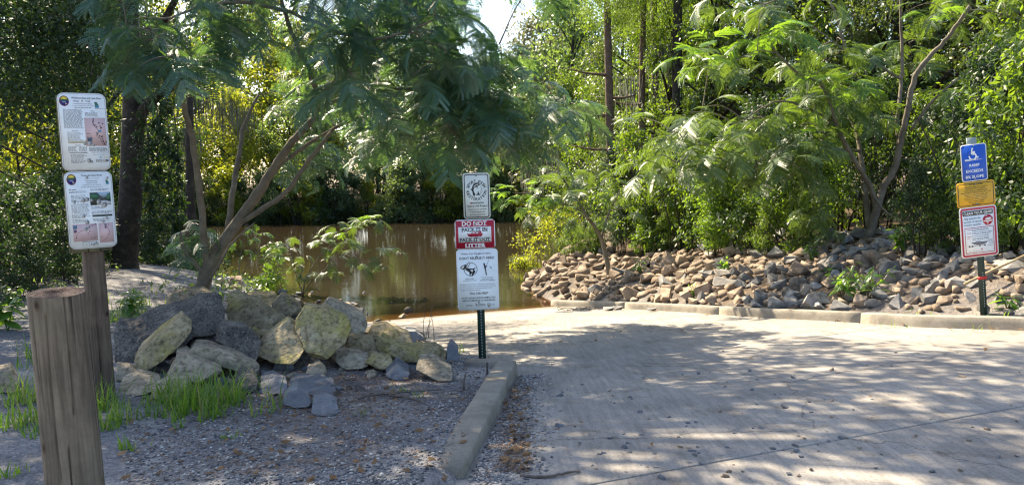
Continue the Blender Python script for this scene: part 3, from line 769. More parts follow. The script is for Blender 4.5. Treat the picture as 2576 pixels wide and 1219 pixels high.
FAR_Y = family('far', 2, 320, m_yel, m_bark_dark, 3.2, 10, 28, 8000, 0.24, 0.5, 0.18, low=0.8)
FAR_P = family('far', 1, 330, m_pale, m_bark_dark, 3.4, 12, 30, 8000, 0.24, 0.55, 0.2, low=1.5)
FAR_S = family('shrub', 4, 340, m_far, m_bark_dark, 2.4, 4.6, 22, 6500, 0.19, 0.5, 0.05, 7, 'shrub', low=0.1, taper=-0.1, up=0.3)
m_weed0 = leafmat('bright_shrub_leaf', (0.02, 0.06, 0.010), (0.075, 0.155, 0.025), (0.36, 0.56, 0.02), 0.42, 0.46, 0.55, 1.3)
m_fine = leafmat('fine_tree_leaf', (0.014, 0.034, 0.012), (0.065, 0.10, 0.034), (0.26, 0.36, 0.03), 0.30, 0.46, 0.6, 1.0, (0.96, (0.22, 0.15, 0.06)))
R_T = family('right', 2, 400, m_broad, m_bark_dark, 3.0, 11, 44, 11000, 0.16, 0.42, 0.2, low=1.5, droop=0.5, br=0.26)
R_T += family('right', 3, 404, m_fine, m_bark_dark, 3.1, 11, 46, 15000, 0.12, 0.45, 0.2, low=1.5, droop=0.3, br=0.25)
R_S = family('shrub', 3, 420, m_broad, m_bark_dark, 1.35, 3.0, 24, 4600, 0.135, 0.36, 0.022, 12, 'shrub', low=0.12, droop=0.75, taper=-0.05, br=0.36)
R_S += family('shrub', 2, 426, m_weed0, m_bark_dark, 1.3, 2.7, 22, 5200, 0.11, 0.42, 0.018, 12, 'shrub', low=0.4, droop=0.5, taper=-0.05, br=0.36)
R_S += family('shrub', 1, 429, m_oak, m_bark_dark, 1.4, 3.2, 24, 7000, 0.085, 0.48, 0.02, 9, 'shrub', low=0.4, droop=0.3, taper=-0.05)
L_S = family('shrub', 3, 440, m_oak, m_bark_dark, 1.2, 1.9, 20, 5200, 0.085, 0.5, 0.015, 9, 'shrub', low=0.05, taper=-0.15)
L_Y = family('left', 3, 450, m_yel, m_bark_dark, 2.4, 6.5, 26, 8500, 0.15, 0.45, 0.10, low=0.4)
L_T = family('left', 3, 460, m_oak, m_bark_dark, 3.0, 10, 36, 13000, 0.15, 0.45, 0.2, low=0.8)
CYPR = family('cypress', 2, 470, m_cyp, m_bark_red, 2.3, 12, 42, 17000, 0.12, 0.22, 0.2, low=7.6, droop=0.6, br=0.30)

FARZ = [(480, 'left of the mimosa trunks'), (700, 'seen between the forked mimosa trunks'), (900, 'right of the mimosa trunks'), (1150, 'left of the middle sign post'), (1320, 'behind the middle sign post'), (5000, 'right of the middle sign post')]
k = 0
for px in range(300, 1700, 46):                                       # bushes down to the far waterline
    d = 57.0 + rg.uniform(-0.6, 1.4); p = gp(px + rg.uniform(-20, 20), d); f = FAR_S[k % 4] if k % 4 != 2 else FAR_YS[k % 2]; k += 1
    plant_tree('bank_shrub', (p.x, p.y, WATER_Z - 0.35), f[0], f[1], rg.uniform(0, 6.3), rg.uniform(0.75, 1.25), ('dark green' if f in FAR_S else 'yellow-green') + ' bush overhanging the far waterline, ' + zone(px, FARZ), 'shrub', ('dark' if f in FAR_S else 'yellow') + ' bushes along the far waterline ' + zone(px, FARZ))
for row, (d0, hlo, hhi, step) in enumerate([(61.5, 7, 10.5, 105), (69, 13, 18, 120), (80, 19, 26, 125)]):
    for px in range(200, 1900, step):
        x = px + rg.uniform(-35, 35); d = d0 + rg.uniform(-2, 3)
        h = rg.uniform(hlo, hhi)
        if 1090 < x < 1430 and row > 0: h = min(h, 12.5 if row == 1 else 14)
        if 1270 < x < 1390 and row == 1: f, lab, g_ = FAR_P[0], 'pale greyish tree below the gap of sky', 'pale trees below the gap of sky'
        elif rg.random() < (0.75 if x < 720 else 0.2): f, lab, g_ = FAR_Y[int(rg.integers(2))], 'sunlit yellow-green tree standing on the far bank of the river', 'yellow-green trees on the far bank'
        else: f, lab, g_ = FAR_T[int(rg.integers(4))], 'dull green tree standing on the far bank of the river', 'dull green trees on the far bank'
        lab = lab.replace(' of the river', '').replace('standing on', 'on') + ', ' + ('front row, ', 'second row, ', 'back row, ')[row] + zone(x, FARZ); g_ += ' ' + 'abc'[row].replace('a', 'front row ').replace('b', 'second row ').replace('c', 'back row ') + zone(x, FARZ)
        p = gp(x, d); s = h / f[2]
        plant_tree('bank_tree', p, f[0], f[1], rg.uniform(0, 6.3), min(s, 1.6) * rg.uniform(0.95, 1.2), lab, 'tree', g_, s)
for (px, d, h, f) in [(1352, 52, 13.6, FAR_P[0]), (1425, 48, 15.5, FAR_T[1])]:
    p = gp(px, d); p.z = WATER_Z + .3; plant_tree('bank_tree', p, f[0], f[1], px, h / f[2], 'bushy tree closing the right side of the gap of sky, %s' % ('pale and twiggy' if px < 1400 else 'dull green'), 'tree', None, h / f[2])
# left bank: backlit trees beyond the path, dark ones nearer
for (px, d, h) in [(-120, 27, 6.5), (-10, 29, 6), (70, 26, 5.2), (150, 30, 6.2), (225, 27, 5.5), (270, 33, 7.5), (60, 35, 9), (-60, 36, 10), (200, 37, 10)]:
    f = L_Y[int(rg.integers(3))]; p = gp(px, d)
    plant_tree('backlit_tree', p, f[0], f[1], rg.uniform(0, 6.3), h / f[2] * 1.05, 'backlit yellow-green tree in the left woods, ' + zone(px, [(40, 'left of the trail sign'), (180, 'just behind the trail sign'), (999, 'right of the trail sign')]) + (', further back' if d > 31 else ''), 'tree', 'backlit trees in the left woods %d %d' % (sum(px > q for q in (40, 180)), d > 31), h / f[2])
for (px, d, h) in [(150, 36, 15), (245, 28, 14), (300, 42, 18), (200, 47, 20), (60, 52, 20), (-60, 56, 20)]:
    f = L_T[int(rg.integers(3))]; p = gp(px, d)
    plant_tree('woodland_tree', p, f[0], f[1], rg.uniform(0, 6.3), h / f[2], 'dark leafy tree deep in the left woods, ' + zone(px, [(100, 'left of the trail sign'), (220, 'behind the trail sign'), (999, 'beside the dark forked trunk')]), 'tree', 'dark trees in the left woods %d' % sum(px > q for q in (100, 220)), h / f[2])
for (px, d, s) in [(-60, 13, 1.0), (20, 14.5, 0.9), (90, 16, 1.0), (160, 17.5, 0.95), (215, 19, 0.9), (-10, 18, 1.1), (120, 21, 1.2), (250, 22.5, 1.0), (360, 22, 0.7), (400, 24, 0.8), (60, 12.3, 0.55), (140, 14.2, 0.6), (-120, 10.5, 0.8)]:
    f = L_S[int(rg.integers(3))]; p = gp(px, d)
    plant_tree('undergrowth_shrub', p, f[0], f[1], rg.uniform(0, 6.3), s, 'low dark shrub by the left woods, ' + zone(px, [(0, 'at the left edge of the picture'), (130, 'left of the trail sign'), (260, 'beside the trail sign'), (999, 'right of the dark forked trunk')]) + (', small' if s < .7 else ''), 'shrub', 'low dark shrubs under the left trees %d %d' % (sum(px > q for q in (0, 130, 260)), s < .7))
# right bank woods
RZ = [(1530, 'left of the three cypress trunks'), (1700, 'behind the three cypress trunks'), (1960, 'right of the three cypress trunks'), (2180, 'left of the forked mimosa'), (2420, 'behind the forked mimosa'), (9999, 'at the right edge')]
for (px, d, h) in [(1420, 44, 11), (1500, 38, 10), (1590, 34, 12), (1690, 30, 12), (1800, 28, 11), (1905, 27, 12), (2010, 25, 11), (2110, 26, 13), (2220, 23, 11), (2330, 22, 12), (2450, 21, 12), (2560, 19, 11), (2660, 17, 10), (2780, 18, 11),
                   (1450, 52, 15), (1560, 46, 17), (1680, 42, 18), (1800, 38, 18), (1930, 38, 19), (2060, 36, 19), (2190, 34, 18), (2330, 33, 18), (2480, 31, 18), (2620, 28, 17)]:
    f = R_T[int(rg.integers(5))]; p = gp(px + rg.uniform(-15, 15), d)
    plant_tree('woodland_tree', p, f[0], f[1], rg.uniform(0, 6.3), h / f[2], ('coarse-leaved' if f in R_T[:2] else 'fine-leaved') + ' green tree in the right woods, ' + ('back row, ' if h > 14 else 'front row, ') + zone(px, RZ), 'tree', 'green trees in the right woods, %s %d %s' % ('back' if h > 14 else 'front', h > 14, zone(px, RZ)), h / f[2])
SZ = [(1620, 'by the leaning sapling'), (1780, 'just right of the leaning sapling'), (1960, 'midway between sapling and forked mimosa'), (2130, 'just left of the forked mimosa'), (2290, 'behind the forked mimosa trunk'), (2420, 'left of the leaning sign post'), (2530, 'right behind the leaning sign post'), (9999, 'at the right edge')]
for (px, py, dd, s, lab) in [(1470, 0, 31, 1.1, 'glossy green bush leaning far out over the water'), (1545, 0, 26.5, 1.0, None), (1640, 645, .8, 1.0, None), (1735, 640, 1.0, 1.05, None), (1830, 645, .7, 0.95, None), (1925, 645, 1.0, 1.05, None),
                             (2010, 640, 1.2, 1.0, None), (2100, 630, 3.2, 1.1, None), (2215, 625, 3.4, 1.1, None), (2330, 635, 5.2, 1.0, None), (2440, 640, 3.6, 0.9, None), (2490, 640, .5, 1.0, None), (2590, 645, .3, 1.05, None), (2700, 650, .3, 1.1, None),
                             (1600, 0, 25.5, 1.2, None), (1790, 0, 23.5, 1.25, None), (1980, 0, 22.5, 1.3, None), (2160, 0, 23, 1.35, None), (2350, 0, 22, 1.3, None), (2540, 0, 20, 1.25, None)]:
    d = (depth_of(at(px, py)) + dd) if py else dd
    f = R_S[int(rg.integers(6))] if px < 2200 else R_S[(0, 5, 1, 5, 2)[int(rg.integers(5))]]; p = gp(px, d)
    if p.z < WATER_Z: p.z = WATER_Z - 0.2
    plant_tree('bank_shrub', p, f[0], f[1], rg.uniform(0, 6.3), s, lab or ('second-row' if not py else 'front-row') + ' tall ' + ('pointed-leaved bush' if f in R_S[:3] else 'small-leaved dark bush' if f is R_S[5] else 'bright green bush') + ' above the riprap, ' + zone(px, SZ), 'shrub', None if lab else 'tall bushes above the riprap, %s %s %s' % ('back' if not py else 'front', 'pointed' if f in R_S[:3] else 'dark' if f is R_S[5] else 'bright', zone(px, SZ)))
for i, px in enumerate(list(range(1440, 2600, 62)) + [1500, 1570, 1640]):          # low growth hanging over the top of the rocks
    b_ = at(px + rg.uniform(-15, 15), rg.uniform(628, 648)); f = R_S[int(rg.integers(6))]; s = rg.uniform(.32, .5)
    if -150 < px - 2190 < 110: continue
    plant_tree('low_shrub', b_, f[0], f[1], rg.uniform(0, 6.3), s, 'low leafy shrub topping the riprap, ' + zone(px, SZ), 'shrub', 'low shrubs along the riprap ' + zone(px, SZ))
# cypresses and dark trunks standing among the right-hand woods
def standing_trunk(px, d, r, lab, py_top, lean, bark, f=None, yaw=0, s=1.0, extra=None):
    p = gp(px, d)
    o = tag(empty('cypress_tree' if f else 'tree', p), lab, 'tree')
    mb = MB(); H = 13.0
    P = [(lean * t * t * H * 0.05 + 0.05 * math.sin(5 * t + px), 0.05 * math.cos(4 * t + px), -0.3 + H * t) for t in np.linspace(0, 1, 9)]
    Q = smooth_path(P, 4); rad = r * (1 - 0.55 * np.linspace(0, 1, len(Q))) * (1 + 0.5 * np.exp(-np.linspace(0, 1, len(Q)) * 16))
    mb.tube(Q, rad, 10)
    for (z, a, ln) in (extra or []):
        q = np.array([np.interp(z, Q[:, 2], Q[:, 0]), np.interp(z, Q[:, 2], Q[:, 1]), z])
        e = q + np.array([math.cos(a) * ln, math.sin(a) * ln, 0.12 * ln])
        mb.tube(smooth_path([q, (q + e) / 2 + np.array([0, 0, -0.05]), e], 4), np.linspace(r * 0.32, 0.02, 9), 6)
    mb.build('trunk', bark, o, True)
    if f:
        c = link('crown', f[1], None, o); c['kind'] = 'stuff'; c.rotation_euler = (0, 0, yaw); c.scale = (s, s, s)
    return o
standing_trunk(1542, 27, 0.19, 'slender cypress with a leaning brown trunk, left of two straight ones', 90, -0.5, m_bark_red, CYPR[0], 0.4, 1.0, [(3.4, 3.0, 1.4), (4.6, 2.7, 1.8), (5.2, 0.3, 1.0), (6.0, 3.4, 1.5)])
standing_trunk(1618, 29, 0.17, 'straight dark-trunked cypress in the middle of three trunks', 90, 0.05, m_bark_red, CYPR[1], 2.0, 0.95, [(4.2, 0.2, 0.9), (5.0, 3.2, 1.2)])
standing_trunk(1646, 31, 0.20, 'reddish sunlit trunk with a broken side branch, right of the straight cypress', 90, 0.02, m_bark_red, None, 0, 1, [(5.1, 0.3, 0.6)])
standing_trunk(1705, 28, 0.24, 'dark vine-clad trunk in the shade of the right woods', 90, 0.1, m_bark_dark)
standing_trunk(2440, 20, 0.30, 'thick dark trunk behind the upper limbs of the mimosa on the right', 0, 0.0, m_bark_dark, None, 0, 1, [(3.5, 3.5, 1.6), (4.6, 0.4, 1.2)])
# the dark forked tree left of the mimosa
p = gp(318, 19); o = tag(empty('oak_tree', p), 'dark thick forked trunk hung with vines left of the mimosa', 'tree')
def lq(px, py, d=19.0): return pt(px, py, d) - p
mb = MB(); Q = smooth_path([lq(312, 700), lq(315, 640), lq(328, 500), lq(332, 380), lq(336, 270), lq(334, 170), lq(325, 60, 19.3), lq(330, -90, 19.6)], 5)
mb.tube(Q, np.interp(np.linspace(0, 1, len(Q)), [0, .12, .3, .7, 1], [0.42, 0.31, 0.27, 0.25, 0.2]), 12); mb.build('trunk', m_bark_dark, o, True)
for P, r0, r1 in [([lq(345, 330), lq(362, 275, 18.8), lq(400, 238, 18.6), (lq(445, 212, 18.4)), lq(520, 150, 18.2), lq(590, 118, 18.0)], 0.15, 0.06), ([lq(332, 190), lq(290, 185, 18.8), lq(250, 200, 18.7), lq(215, 170, 18.6)], 0.05, 0.02), ([lq(340, 190), lq(370, 120, 19.2), lq(420, 40, 19.4), lq(470, -60, 19.5)], 0.14, 0.07), ([lq(345, 390), lq(372, 384, 18.8), lq(390, 392, 18.7)], 0.05, 0.02)]:
    mb = MB(); limb(mb, P, r0, r1, rg, 8); mb.build('limb', m_bark_dark, o, True)
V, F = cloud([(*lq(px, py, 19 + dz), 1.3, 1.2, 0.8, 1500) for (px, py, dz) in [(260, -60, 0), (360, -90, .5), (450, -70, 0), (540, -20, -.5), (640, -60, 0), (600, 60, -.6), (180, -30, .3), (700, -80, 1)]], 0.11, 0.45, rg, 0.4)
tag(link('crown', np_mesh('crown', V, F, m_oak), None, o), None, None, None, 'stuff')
# vines hanging from it
for (px, y0, y1, w) in [(385, 170, 560, 0.20), (415, 250, 600, 0.16), (365, 300, 640, 0.14), (440, 330, 600, 0.12)]:
    P0 = pt(px, y0, 18.3); o = tag(empty('hanging_vine', P0), {385: 'longest', 415: 'second from the right, broad', 365: 'leftmost, nearest the trunk', 440: 'rightmost and thinnest'}[px] + ' leafy vine hanging beside the dark forked trunk', 'vine', 'vines beside the dark forked trunk')
    hgt = (y1 - y0) / FPX * 18.3
    mb = MB(); mb.tube(smooth_path([(0, 0, 0.6), (0.04, 0, -hgt * 0.3), (-0.05, 0.02, -hgt * 0.7), (0.02, 0, -hgt)], 5), 0.012, 5); mb.build('stem', m_twig, o)
    V, F = cloud([(rg.normal(0, .06), rg.normal(0, .06), -hgt * t, w * rg.uniform(.6, 1.3), w, 0.28, 70) for t in np.linspace(0.02, 1, 14)], 0.10, 0.6, rg, 0.8)
    tag(link('foliage', np_mesh('foliage', V, F, m_oak), None, o), None, None, None, 'stuff')

# the live oak; unseen boughs added to its crown shade ramp and bank
p = Vector((-9.6, 11.2, hz(-9.6, 11.2))); o = tag(empty('live_oak', p), 'big dark live oak with small leaves filling the upper left', 'tree')
mb = MB(); Q = smooth_path([(0, 0, -.3), (0.1, 0, 2), (0.3, .3, 4.2), (0.9, 0.8, 6.5), (1.6, 1.3, 9)], 6); mb.tube(Q, np.linspace(.45, .2, len(Q)), 12); mb.build('trunk', m_bark_dark, o, True)
tops = []
blobs = []
ro = np.random.default_rng(5)
for i in range(140):                                                   # unseen high boughs added to shade the ramp
    x, y, z = ro.uniform(-6.5, 0.3), ro.uniform(9.0, 14.2), ro.uniform(6.6, 9.5)
    blobs.append((x - p.x, y - p.y, z - p.z, ro.uniform(.6, 1.1), ro.uniform(.6, 1.1), .4, 420))
for (px, py, d, r) in [(-40, 60, 10.5, .8), (60, 20, 11, .8), (150, 40, 11.5, .7), (20, 150, 11, .8), (110, 130, 11.5, .8), (190, 120, 12, .6), (60, 240, 11.5, .7), (150, 230, 12, .7), (215, 210, 12.5, .45), (180, 330, 12.5, .5), (230, 40, 12, .5),
                       (150, 440, 12.5, .35), (215, 400, 13, .45), (-60, 260, 10.5, .9), (225, 300, 13, .4), (100, 480, 13, .4), (-10, 500, 12, .5)]:
    q = pt(px, py, d) - p; blobs.append((*q, r, r, r * .75, int(1500 * r ** 1.6) + 180))
for i in range(70):                                                    # more unseen boughs, added to shade the left gravel
    x, y, z = ro.uniform(-12, -6), ro.uniform(9.0, 14.5), ro.uniform(6.8, 10.5)
    if -8.8 < x < -5.2 and y > 12.8: continue  # gap left in the added boughs so sun reaches the concrete pile
    blobs.append((x - p.x, y - p.y, z - p.z, ro.uniform(.6, 1.1), ro.uniform(.6, 1.1), .4, 420))
for i in range(96):                                                    # unseen boughs added further back to shade the left path
    x, y, z = ro.uniform(-15, -9.3), ro.uniform(15.5, 25), ro.uniform(8, 11)
    blobs.append((x - p.x, y - p.y, z - p.z, ro.uniform(.6, 1.1), ro.uniform(.6, 1.1), .4, 420))
n_hi = sum(1 for b_ in blobs if b_[6] == 420)
hi = [(*b_[:6], 110) for b_ in blobs if b_[6] == 420]; lo = [b_ for b_ in blobs if b_[6] != 420]
V1, F1 = cloud(lo, 0.085, 0.48, ro, 0.35, 0.5); V2, F2 = cloud(hi, 0.17, 0.5, ro, 0.35, 0.5)  # coarser leaves on the unseen boughs give clearer dapples
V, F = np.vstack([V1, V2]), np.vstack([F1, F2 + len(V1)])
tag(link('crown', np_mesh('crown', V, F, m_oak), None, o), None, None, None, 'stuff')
mb = MB()
for b_ in blobs:
    e = np.array(b_[:3]); k = min(len(Q) - 1, int(np.interp(e[2] + 0.6 + 0.12 * np.hypot(e[0], e[1]), Q[:, 2], np.arange(len(Q))))); s = Q[k]
    mb.tube(smooth_path([s, (s + e) / 2 + np.array([0, 0, .25]), e], 4), np.linspace(.05, .01, 9), 5, False)
mb.build('limb', m_bark_dark, o, True)
# ------------------------------------------------------------------ sign posts
m_white = flat('white_sign_face', (0.80, 0.80, 0.78), 0.35); m_offwhite = flat('offwhite_sign_face', (0.66, 0.66, 0.58), 0.4)
m_black = flat('black_print', (0.018, 0.018, 0.02), 0.5); m_red = flat('sign_red', (0.42, 0.012, 0.035), 0.4); m_blue = flat('sign_blue', (0.012, 0.085, 0.46), 0.4)
m_yellow = flat('sign_yellow', (0.72, 0.38, 0.015), 0.4); m_grey_print = flat('grey_print', (0.16, 0.16, 0.18), 0.5)
m_pink = flat('map_pink', (0.62, 0.43, 0.43), 0.5); m_teal = flat('map_blue', (0.04, 0.25, 0.42), 0.5); m_tan = flat('buff_strip', (0.62, 0.55, 0.40), 0.5); m_maroon = flat('badge_maroon', (0.20, 0.03, 0.035), 0.5)
m_navy = flat('badge_navy', (0.03, 0.03, 0.22), 0.5); m_badge_y = flat('badge_yellow', (0.75, 0.55, 0.05), 0.5); m_badge_g = flat('badge_green', (0.04, 0.13, 0.07), 0.5); m_photo_d = flat('printed_photo_dark', (0.045, 0.05, 0.045), 0.5)
m_photo_s = flat('printed_photo_sky', (0.30, 0.42, 0.55), 0.5); m_red_print = flat('red_print', (0.5, 0.04, 0.04), 0.5)
m_green_steel = flat('dark_green_steel', (0.012, 0.035, 0.028), 0.45); m_bolt = flat('dull_zinc', (0.35, 0.35, 0.34), 0.4, 0.8); m_hole = flat('post_hole', (0.55, 0.55, 0.52), 0.7); m_tape = flat('red_tape', (0.55, 0.02, 0.02), 0.5); m_pipe = flat('grey_bracket', (0.22, 0.27, 0.27), 0.5)
m_peel = flat('bare_metal', (0.50, 0.49, 0.47), 0.5)

FONT_CACHE = {}
def glyphs(s, bold=0.0):
    k = (s, bold)
    if k not in FONT_CACHE:
        cu = bpy.data.curves.new('lettering', 'FONT'); cu.body = s; cu.size = 1.0; cu.resolution_u = 2; cu.fill_mode = 'FRONT'; cu.offset = bold
        ob = bpy.data.objects.new('lettering', cu); COL.objects.link(ob)
        dg = bpy.context.evaluated_depsgraph_get(); me = bpy.data.meshes.new_from_object(ob.evaluated_get(dg))
        V = np.zeros(len(me.vertices) * 3); me.vertices.foreach_get('co', V); V = V.reshape(-1, 3)
        F = [tuple(p.vertices) for p in me.polygons]
        bpy.data.objects.remove(ob); bpy.data.curves.remove(cu); bpy.data.meshes.remove(me)
        FONT_CACHE[k] = (V, F)
    return FONT_CACHE[k]
class Panel:
    """a thin plate with raised print; u, v run 0..1 from its top left corner"""
    def __init__(s, root, w, h, mat, loc, rad=0.045, label=None, thick=0.003):
        s.w, s.h, s.layers = w, h, {}
        s.o = link('sign_panel', s.rounded(w, h, rad, thick).mesh('sign_panel', mat), None, root); s.o.location = loc
        if label: s.o['label'] = label
    def rounded(s, w, h, r, th, y0=0.0):
        pts = s.rr(w, h, r); n = len(pts); mb = MB()
        V = [(x, y0, z) for x, z in pts] + [(x, y0 + th, z) for x, z in pts]
        mb.add(V, [list(range(n))[::-1] if False else list(range(n))], [list(range(2 * n - 1, n - 1, -1))], [(i, n + i, n + (i+1) % n, (i+1) % n) for i in range(n)])
        return mb
    @staticmethod
    def rr(w, h, r):
        pts = []
        for cx, cz, a0 in ((w/2-r, h/2-r, 0), (-w/2+r, h/2-r, 90), (-w/2+r, -h/2+r, 180), (w/2-r, -h/2+r, 270)):
            for k in range(6): a = R(a0 + 18 * k); pts.append((cx + r*math.cos(a), cz + r*math.sin(a)))
        return pts
    def lay(s, name, mat): return s.layers.setdefault((name, mat.name), (MB(), mat))[0]
    def xz(s, u, v): return (u - 0.5) * s.w, (0.5 - v) * s.h
    def poly(s, name, mat, pts, lv=1):
        V = [(*s.xz(u, v), 0) for u, v in pts]; V = [(x, -0.0009 * lv, z) for x, z, _ in V]
        V2 = [(x, -0.0001, z) for x, _, z in V]; n = len(V)
        ar = sum(V[i][0] * V[(i+1) % n][2] - V[(i+1) % n][0] * V[i][2] for i in range(n))
        if ar < 0: V, V2 = V[::-1], V2[::-1]
        mb = s.lay(name, mat)
        mb.add(V + V2, [list(range(n))], [(i, n + i, n + (i+1) % n, (i+1) % n) for i in range(n)])
    def rect(s, name, mat, u0, v0, u1, v1, lv=1): s.poly(name, mat, [(u0, v0), (u1, v0), (u1, v1), (u0, v1)], lv)
    def ell(s, name, mat, u, v, ru, rv, lv=1, n=22, a0=0, a1=360):
        s.poly(name, mat, [(u + ru * math.cos(R(a0 + (a1 - a0) * k / n)), v - rv * math.sin(R(a0 + (a1 - a0) * k / n))) for k in range(n if a1 - a0 >= 360 else n + 1)], lv)
    def ring(s, name, mat, inset, wid, rad, lv=1):
        a = s.rr(s.w - 2*inset, s.h - 2*inset, rad); b = s.rr(s.w - 2*inset - 2*wid, s.h - 2*inset - 2*wid, max(0.004, rad - wid)); n = len(a)
        s.lay(name, mat).add([(x, -0.0009*lv, z) for x, z in a] + [(x, -0.0009*lv, z) for x, z in b], [(i, (i+1) % n, n + (i+1) % n, n + i) for i in range(n)])
    def hoop(s, name, mat, u, v, ru, wd, lv=1, sq=1.0, n=26):
        x0, z0 = s.xz(u, v); r = ru * s.w
        V = [(x0 + q * math.cos(2*math.pi*k/n), -0.0009*lv, z0 + q * sq * math.sin(2*math.pi*k/n)) for q in (r, r - wd * s.w) for k in range(n)]
        s.lay(name, mat).add(V, [(k, (k+1) % n, n + (k+1) % n, n + k) for k in range(n)])
    def line(s, name, mat, pts, wd, lv=1):
        P = np.array([s.xz(u, v) for u, v in pts]); w = wd * s.w / 2; mb = s.lay(name, mat)
        for a, b in zip(P[:-1], P[1:]):
            t = (b - a) / (np.linalg.norm(b - a) + 1e-9); n = np.array([-t[1], t[0]]) * w; a = a - t * w * .3; b = b + t * w * .3
            mb.add([(*(q),) for q in [(x, -0.0009*lv, z) for x, z in (a - n, b - n, b + n, a + n)]], [(0, 1, 2, 3)])
    def text(s, mat, t, u0, v0, u1, v1, bold=0.0, lv=2, rot=0.0, name='lettering'):
        """fits the words into the box u0..u1, v0..v1"""
        V, F = glyphs(t, bold)
        lo, hi = V.min(0), V.max(0)
        x0, z1 = s.xz(u0, v0); x1, z0 = s.xz(u1, v1)
        x = x0 + (V[:, 0] - lo[0]) / (hi[0] - lo[0]) * (x1 - x0); z = z0 + (V[:, 1] - lo[1]) / (hi[1] - lo[1]) * (z1 - z0)
        if rot:
            cx, cz = (x0 + x1) / 2, (z0 + z1) / 2; c, q = math.cos(rot), math.sin(rot)
            x, z = cx + (x - cx) * c - (z - cz) * q, cz + (x - cx) * q + (z - cz) * c
        mb = s.lay(name, mat); W_ = np.stack([x, np.full(len(x), -0.0009 * lv), z], 1)
        by = {}
        for f in F: by.setdefault(len(f), []).append(f)
        mb.add(W_, *[np.array(f) for f in by.values()])
    def bars(s, mat, u0, u1, v0, v1, n, rng, hgt=0.5, ragged=0.15, centre=False):
        """small print too fine to read: rows of word-length strokes"""
        dv = (v1 - v0) / n
        for i in range(n):
            end = u1 - (u1 - u0) * ragged * rng.random(); st = u0 + ((u1 - end) / 2 if centre else 0); end = end - (0 if not centre else (u1 - end) / 2)
            u = st
            while u < end - 0.005:
                wl = min(rng.uniform(0.02, 0.075), end - u)
                s.rect('small_print', mat, u, v0 + dv * (i + 0.5 - hgt / 2), u + wl, v0 + dv * (i + 0.5 + hgt / 2)); u += wl + 0.012
    def bolt(s, u, v, r=0.012):
        x, z = s.xz(u, v); mb = MB(); mb.tube([(x, 0, z), (x, -0.004, z), (x, -0.007, z)], [r, r, r * .55], 10)
        mb.build('bolt', m_bolt, s.o)
    def finish(s):
        for (name, _), (mb, mat) in s.layers.items():
            o = mb.build(name, mat, s.o)
            if name not in ('border', 'red_field', 'white_field', 'blue_field', 'heading_bar', 'river_map'): o['kind'] = 'stuff'      # flat print, too fine to pick apart
def sign_root(name, px, py, lean, yaw, label, cat):
    b_ = at(px, py); d = depth_of(b_)
    o = tag(empty(name, b_, (0, R(lean), R(yaw))), label, cat)
    return o, d / FPX, d
def u_post(root, z0, z1, w, n_hole, hole_lo):
    """flanged steel channel with a row of punched holes"""
    prof = [(-w/2, 0.012), (-w/2 + w*.18, 0.012), (-w*.24, -0.012), (w*.24, -0.012), (w/2 - w*.18, 0.012), (w/2, 0.012), (w/2, 0.017), (w/2 - w*.22, 0.017), (w*.19, -0.007), (-w*.19, -0.007), (-w/2 + w*.22, 0.017), (-w/2, 0.017)]
    mb = MB(); n = len(prof)
    V = [(x, y, z) for z in (z0, z1) for x, y in prof]
    mb.add(V, [(i, (i+1) % n, n + (i+1) % n, n + i) for i in range(n)]); mb.f.setdefault(n, []).append(np.array([list(range(n))[::-1], list(range(n, 2*n))]))
    p = mb.build('post', m_green_steel, root)
    mb = MB(); z = hole_lo
    for k in range(n_hole):
        mb.add([(0.006*math.cos(a), -0.0126, z + 0.006*math.sin(a)) for a in np.linspace(0, 2*math.pi, 8, endpoint=False)], [tuple(range(8))]); z += 0.033
    tag(mb.build('punched_holes', m_hole, p), None, None, None, 'stuff')
    return p
rb = np.random.default_rng(9)

# --- middle post -----------------------------------------------------------
root, s, d = sign_root('sign_post', 1214, 911, -0.7, 3, 'green steel post with three stacked boat ramp notices at the end of the short kerb', 'sign post')
u_post(root, -0.3, (911 - 441) * s, 19 * s, 21, 0.03)
Zc = lambda y: (911 - y) * s
Yp = -0.018
P = Panel(root, 66*s, 112*s, m_offwhite, (-1*s, Yp, Zc(493)), 0.034, 'cream panel with a leaping fish inside a circle of words')
P.ring('border', m_black, 0.012, 0.010, 0.026)
def arc(P, txt, cu, cv, ru, a0, a1, hgt, wd, flip=False, bold=0.02):
    for k, ch in enumerate(txt):
        if ch == ' ': continue
        a = R(a0 + (a1 - a0) * (k + 0.5) / len(txt)); u = cu + ru * math.cos(a); v = cv - ru * P.w / P.h * math.sin(a)
        ww = wd * (0.42 if ch == 'I' else 1)
        P.text(m_black, ch, u - ww/2, v - hgt/2, u + ww/2, v + hgt/2, bold, 2, (a - math.pi/2) if not flip else (a + math.pi/2))
arc(P, 'SPORT FISH', 0.5, 0.375, 0.335, 166, 16, 0.066, 0.085); arc(P, 'RESTORATION', 0.5, 0.375, 0.335, 182, 358, 0.066, 0.085, True)
P.poly('emblem', m_black, [(.63, .235), (.60, .215), (.53, .207), (.44, .222), (.38, .255), (.345, .30), (.33, .35), (.345, .41), (.37, .46), (.35, .505), (.40, .48), (.42, .53), (.44, .48), (.455, .445), (.415, .425), (.395, .38), (.40, .34), (.44, .31), (.50, .30), (.57, .28), (.62, .262)])
P.poly('emblem', m_offwhite, [(.60, .245), (.54, .262), (.46, .280), (.41, .315), (.395, .30), (.44, .268), (.52, .245)], 2)
P.ell('emblem', m_offwhite, .565, .232, .014, .009, 2); P.poly('emblem', m_black, [(.33, .35), (.28, .325), (.30, .37), (.34, .385)]); P.poly('emblem', m_black, [(.50, .30), (.53, .345), (.555, .30)])
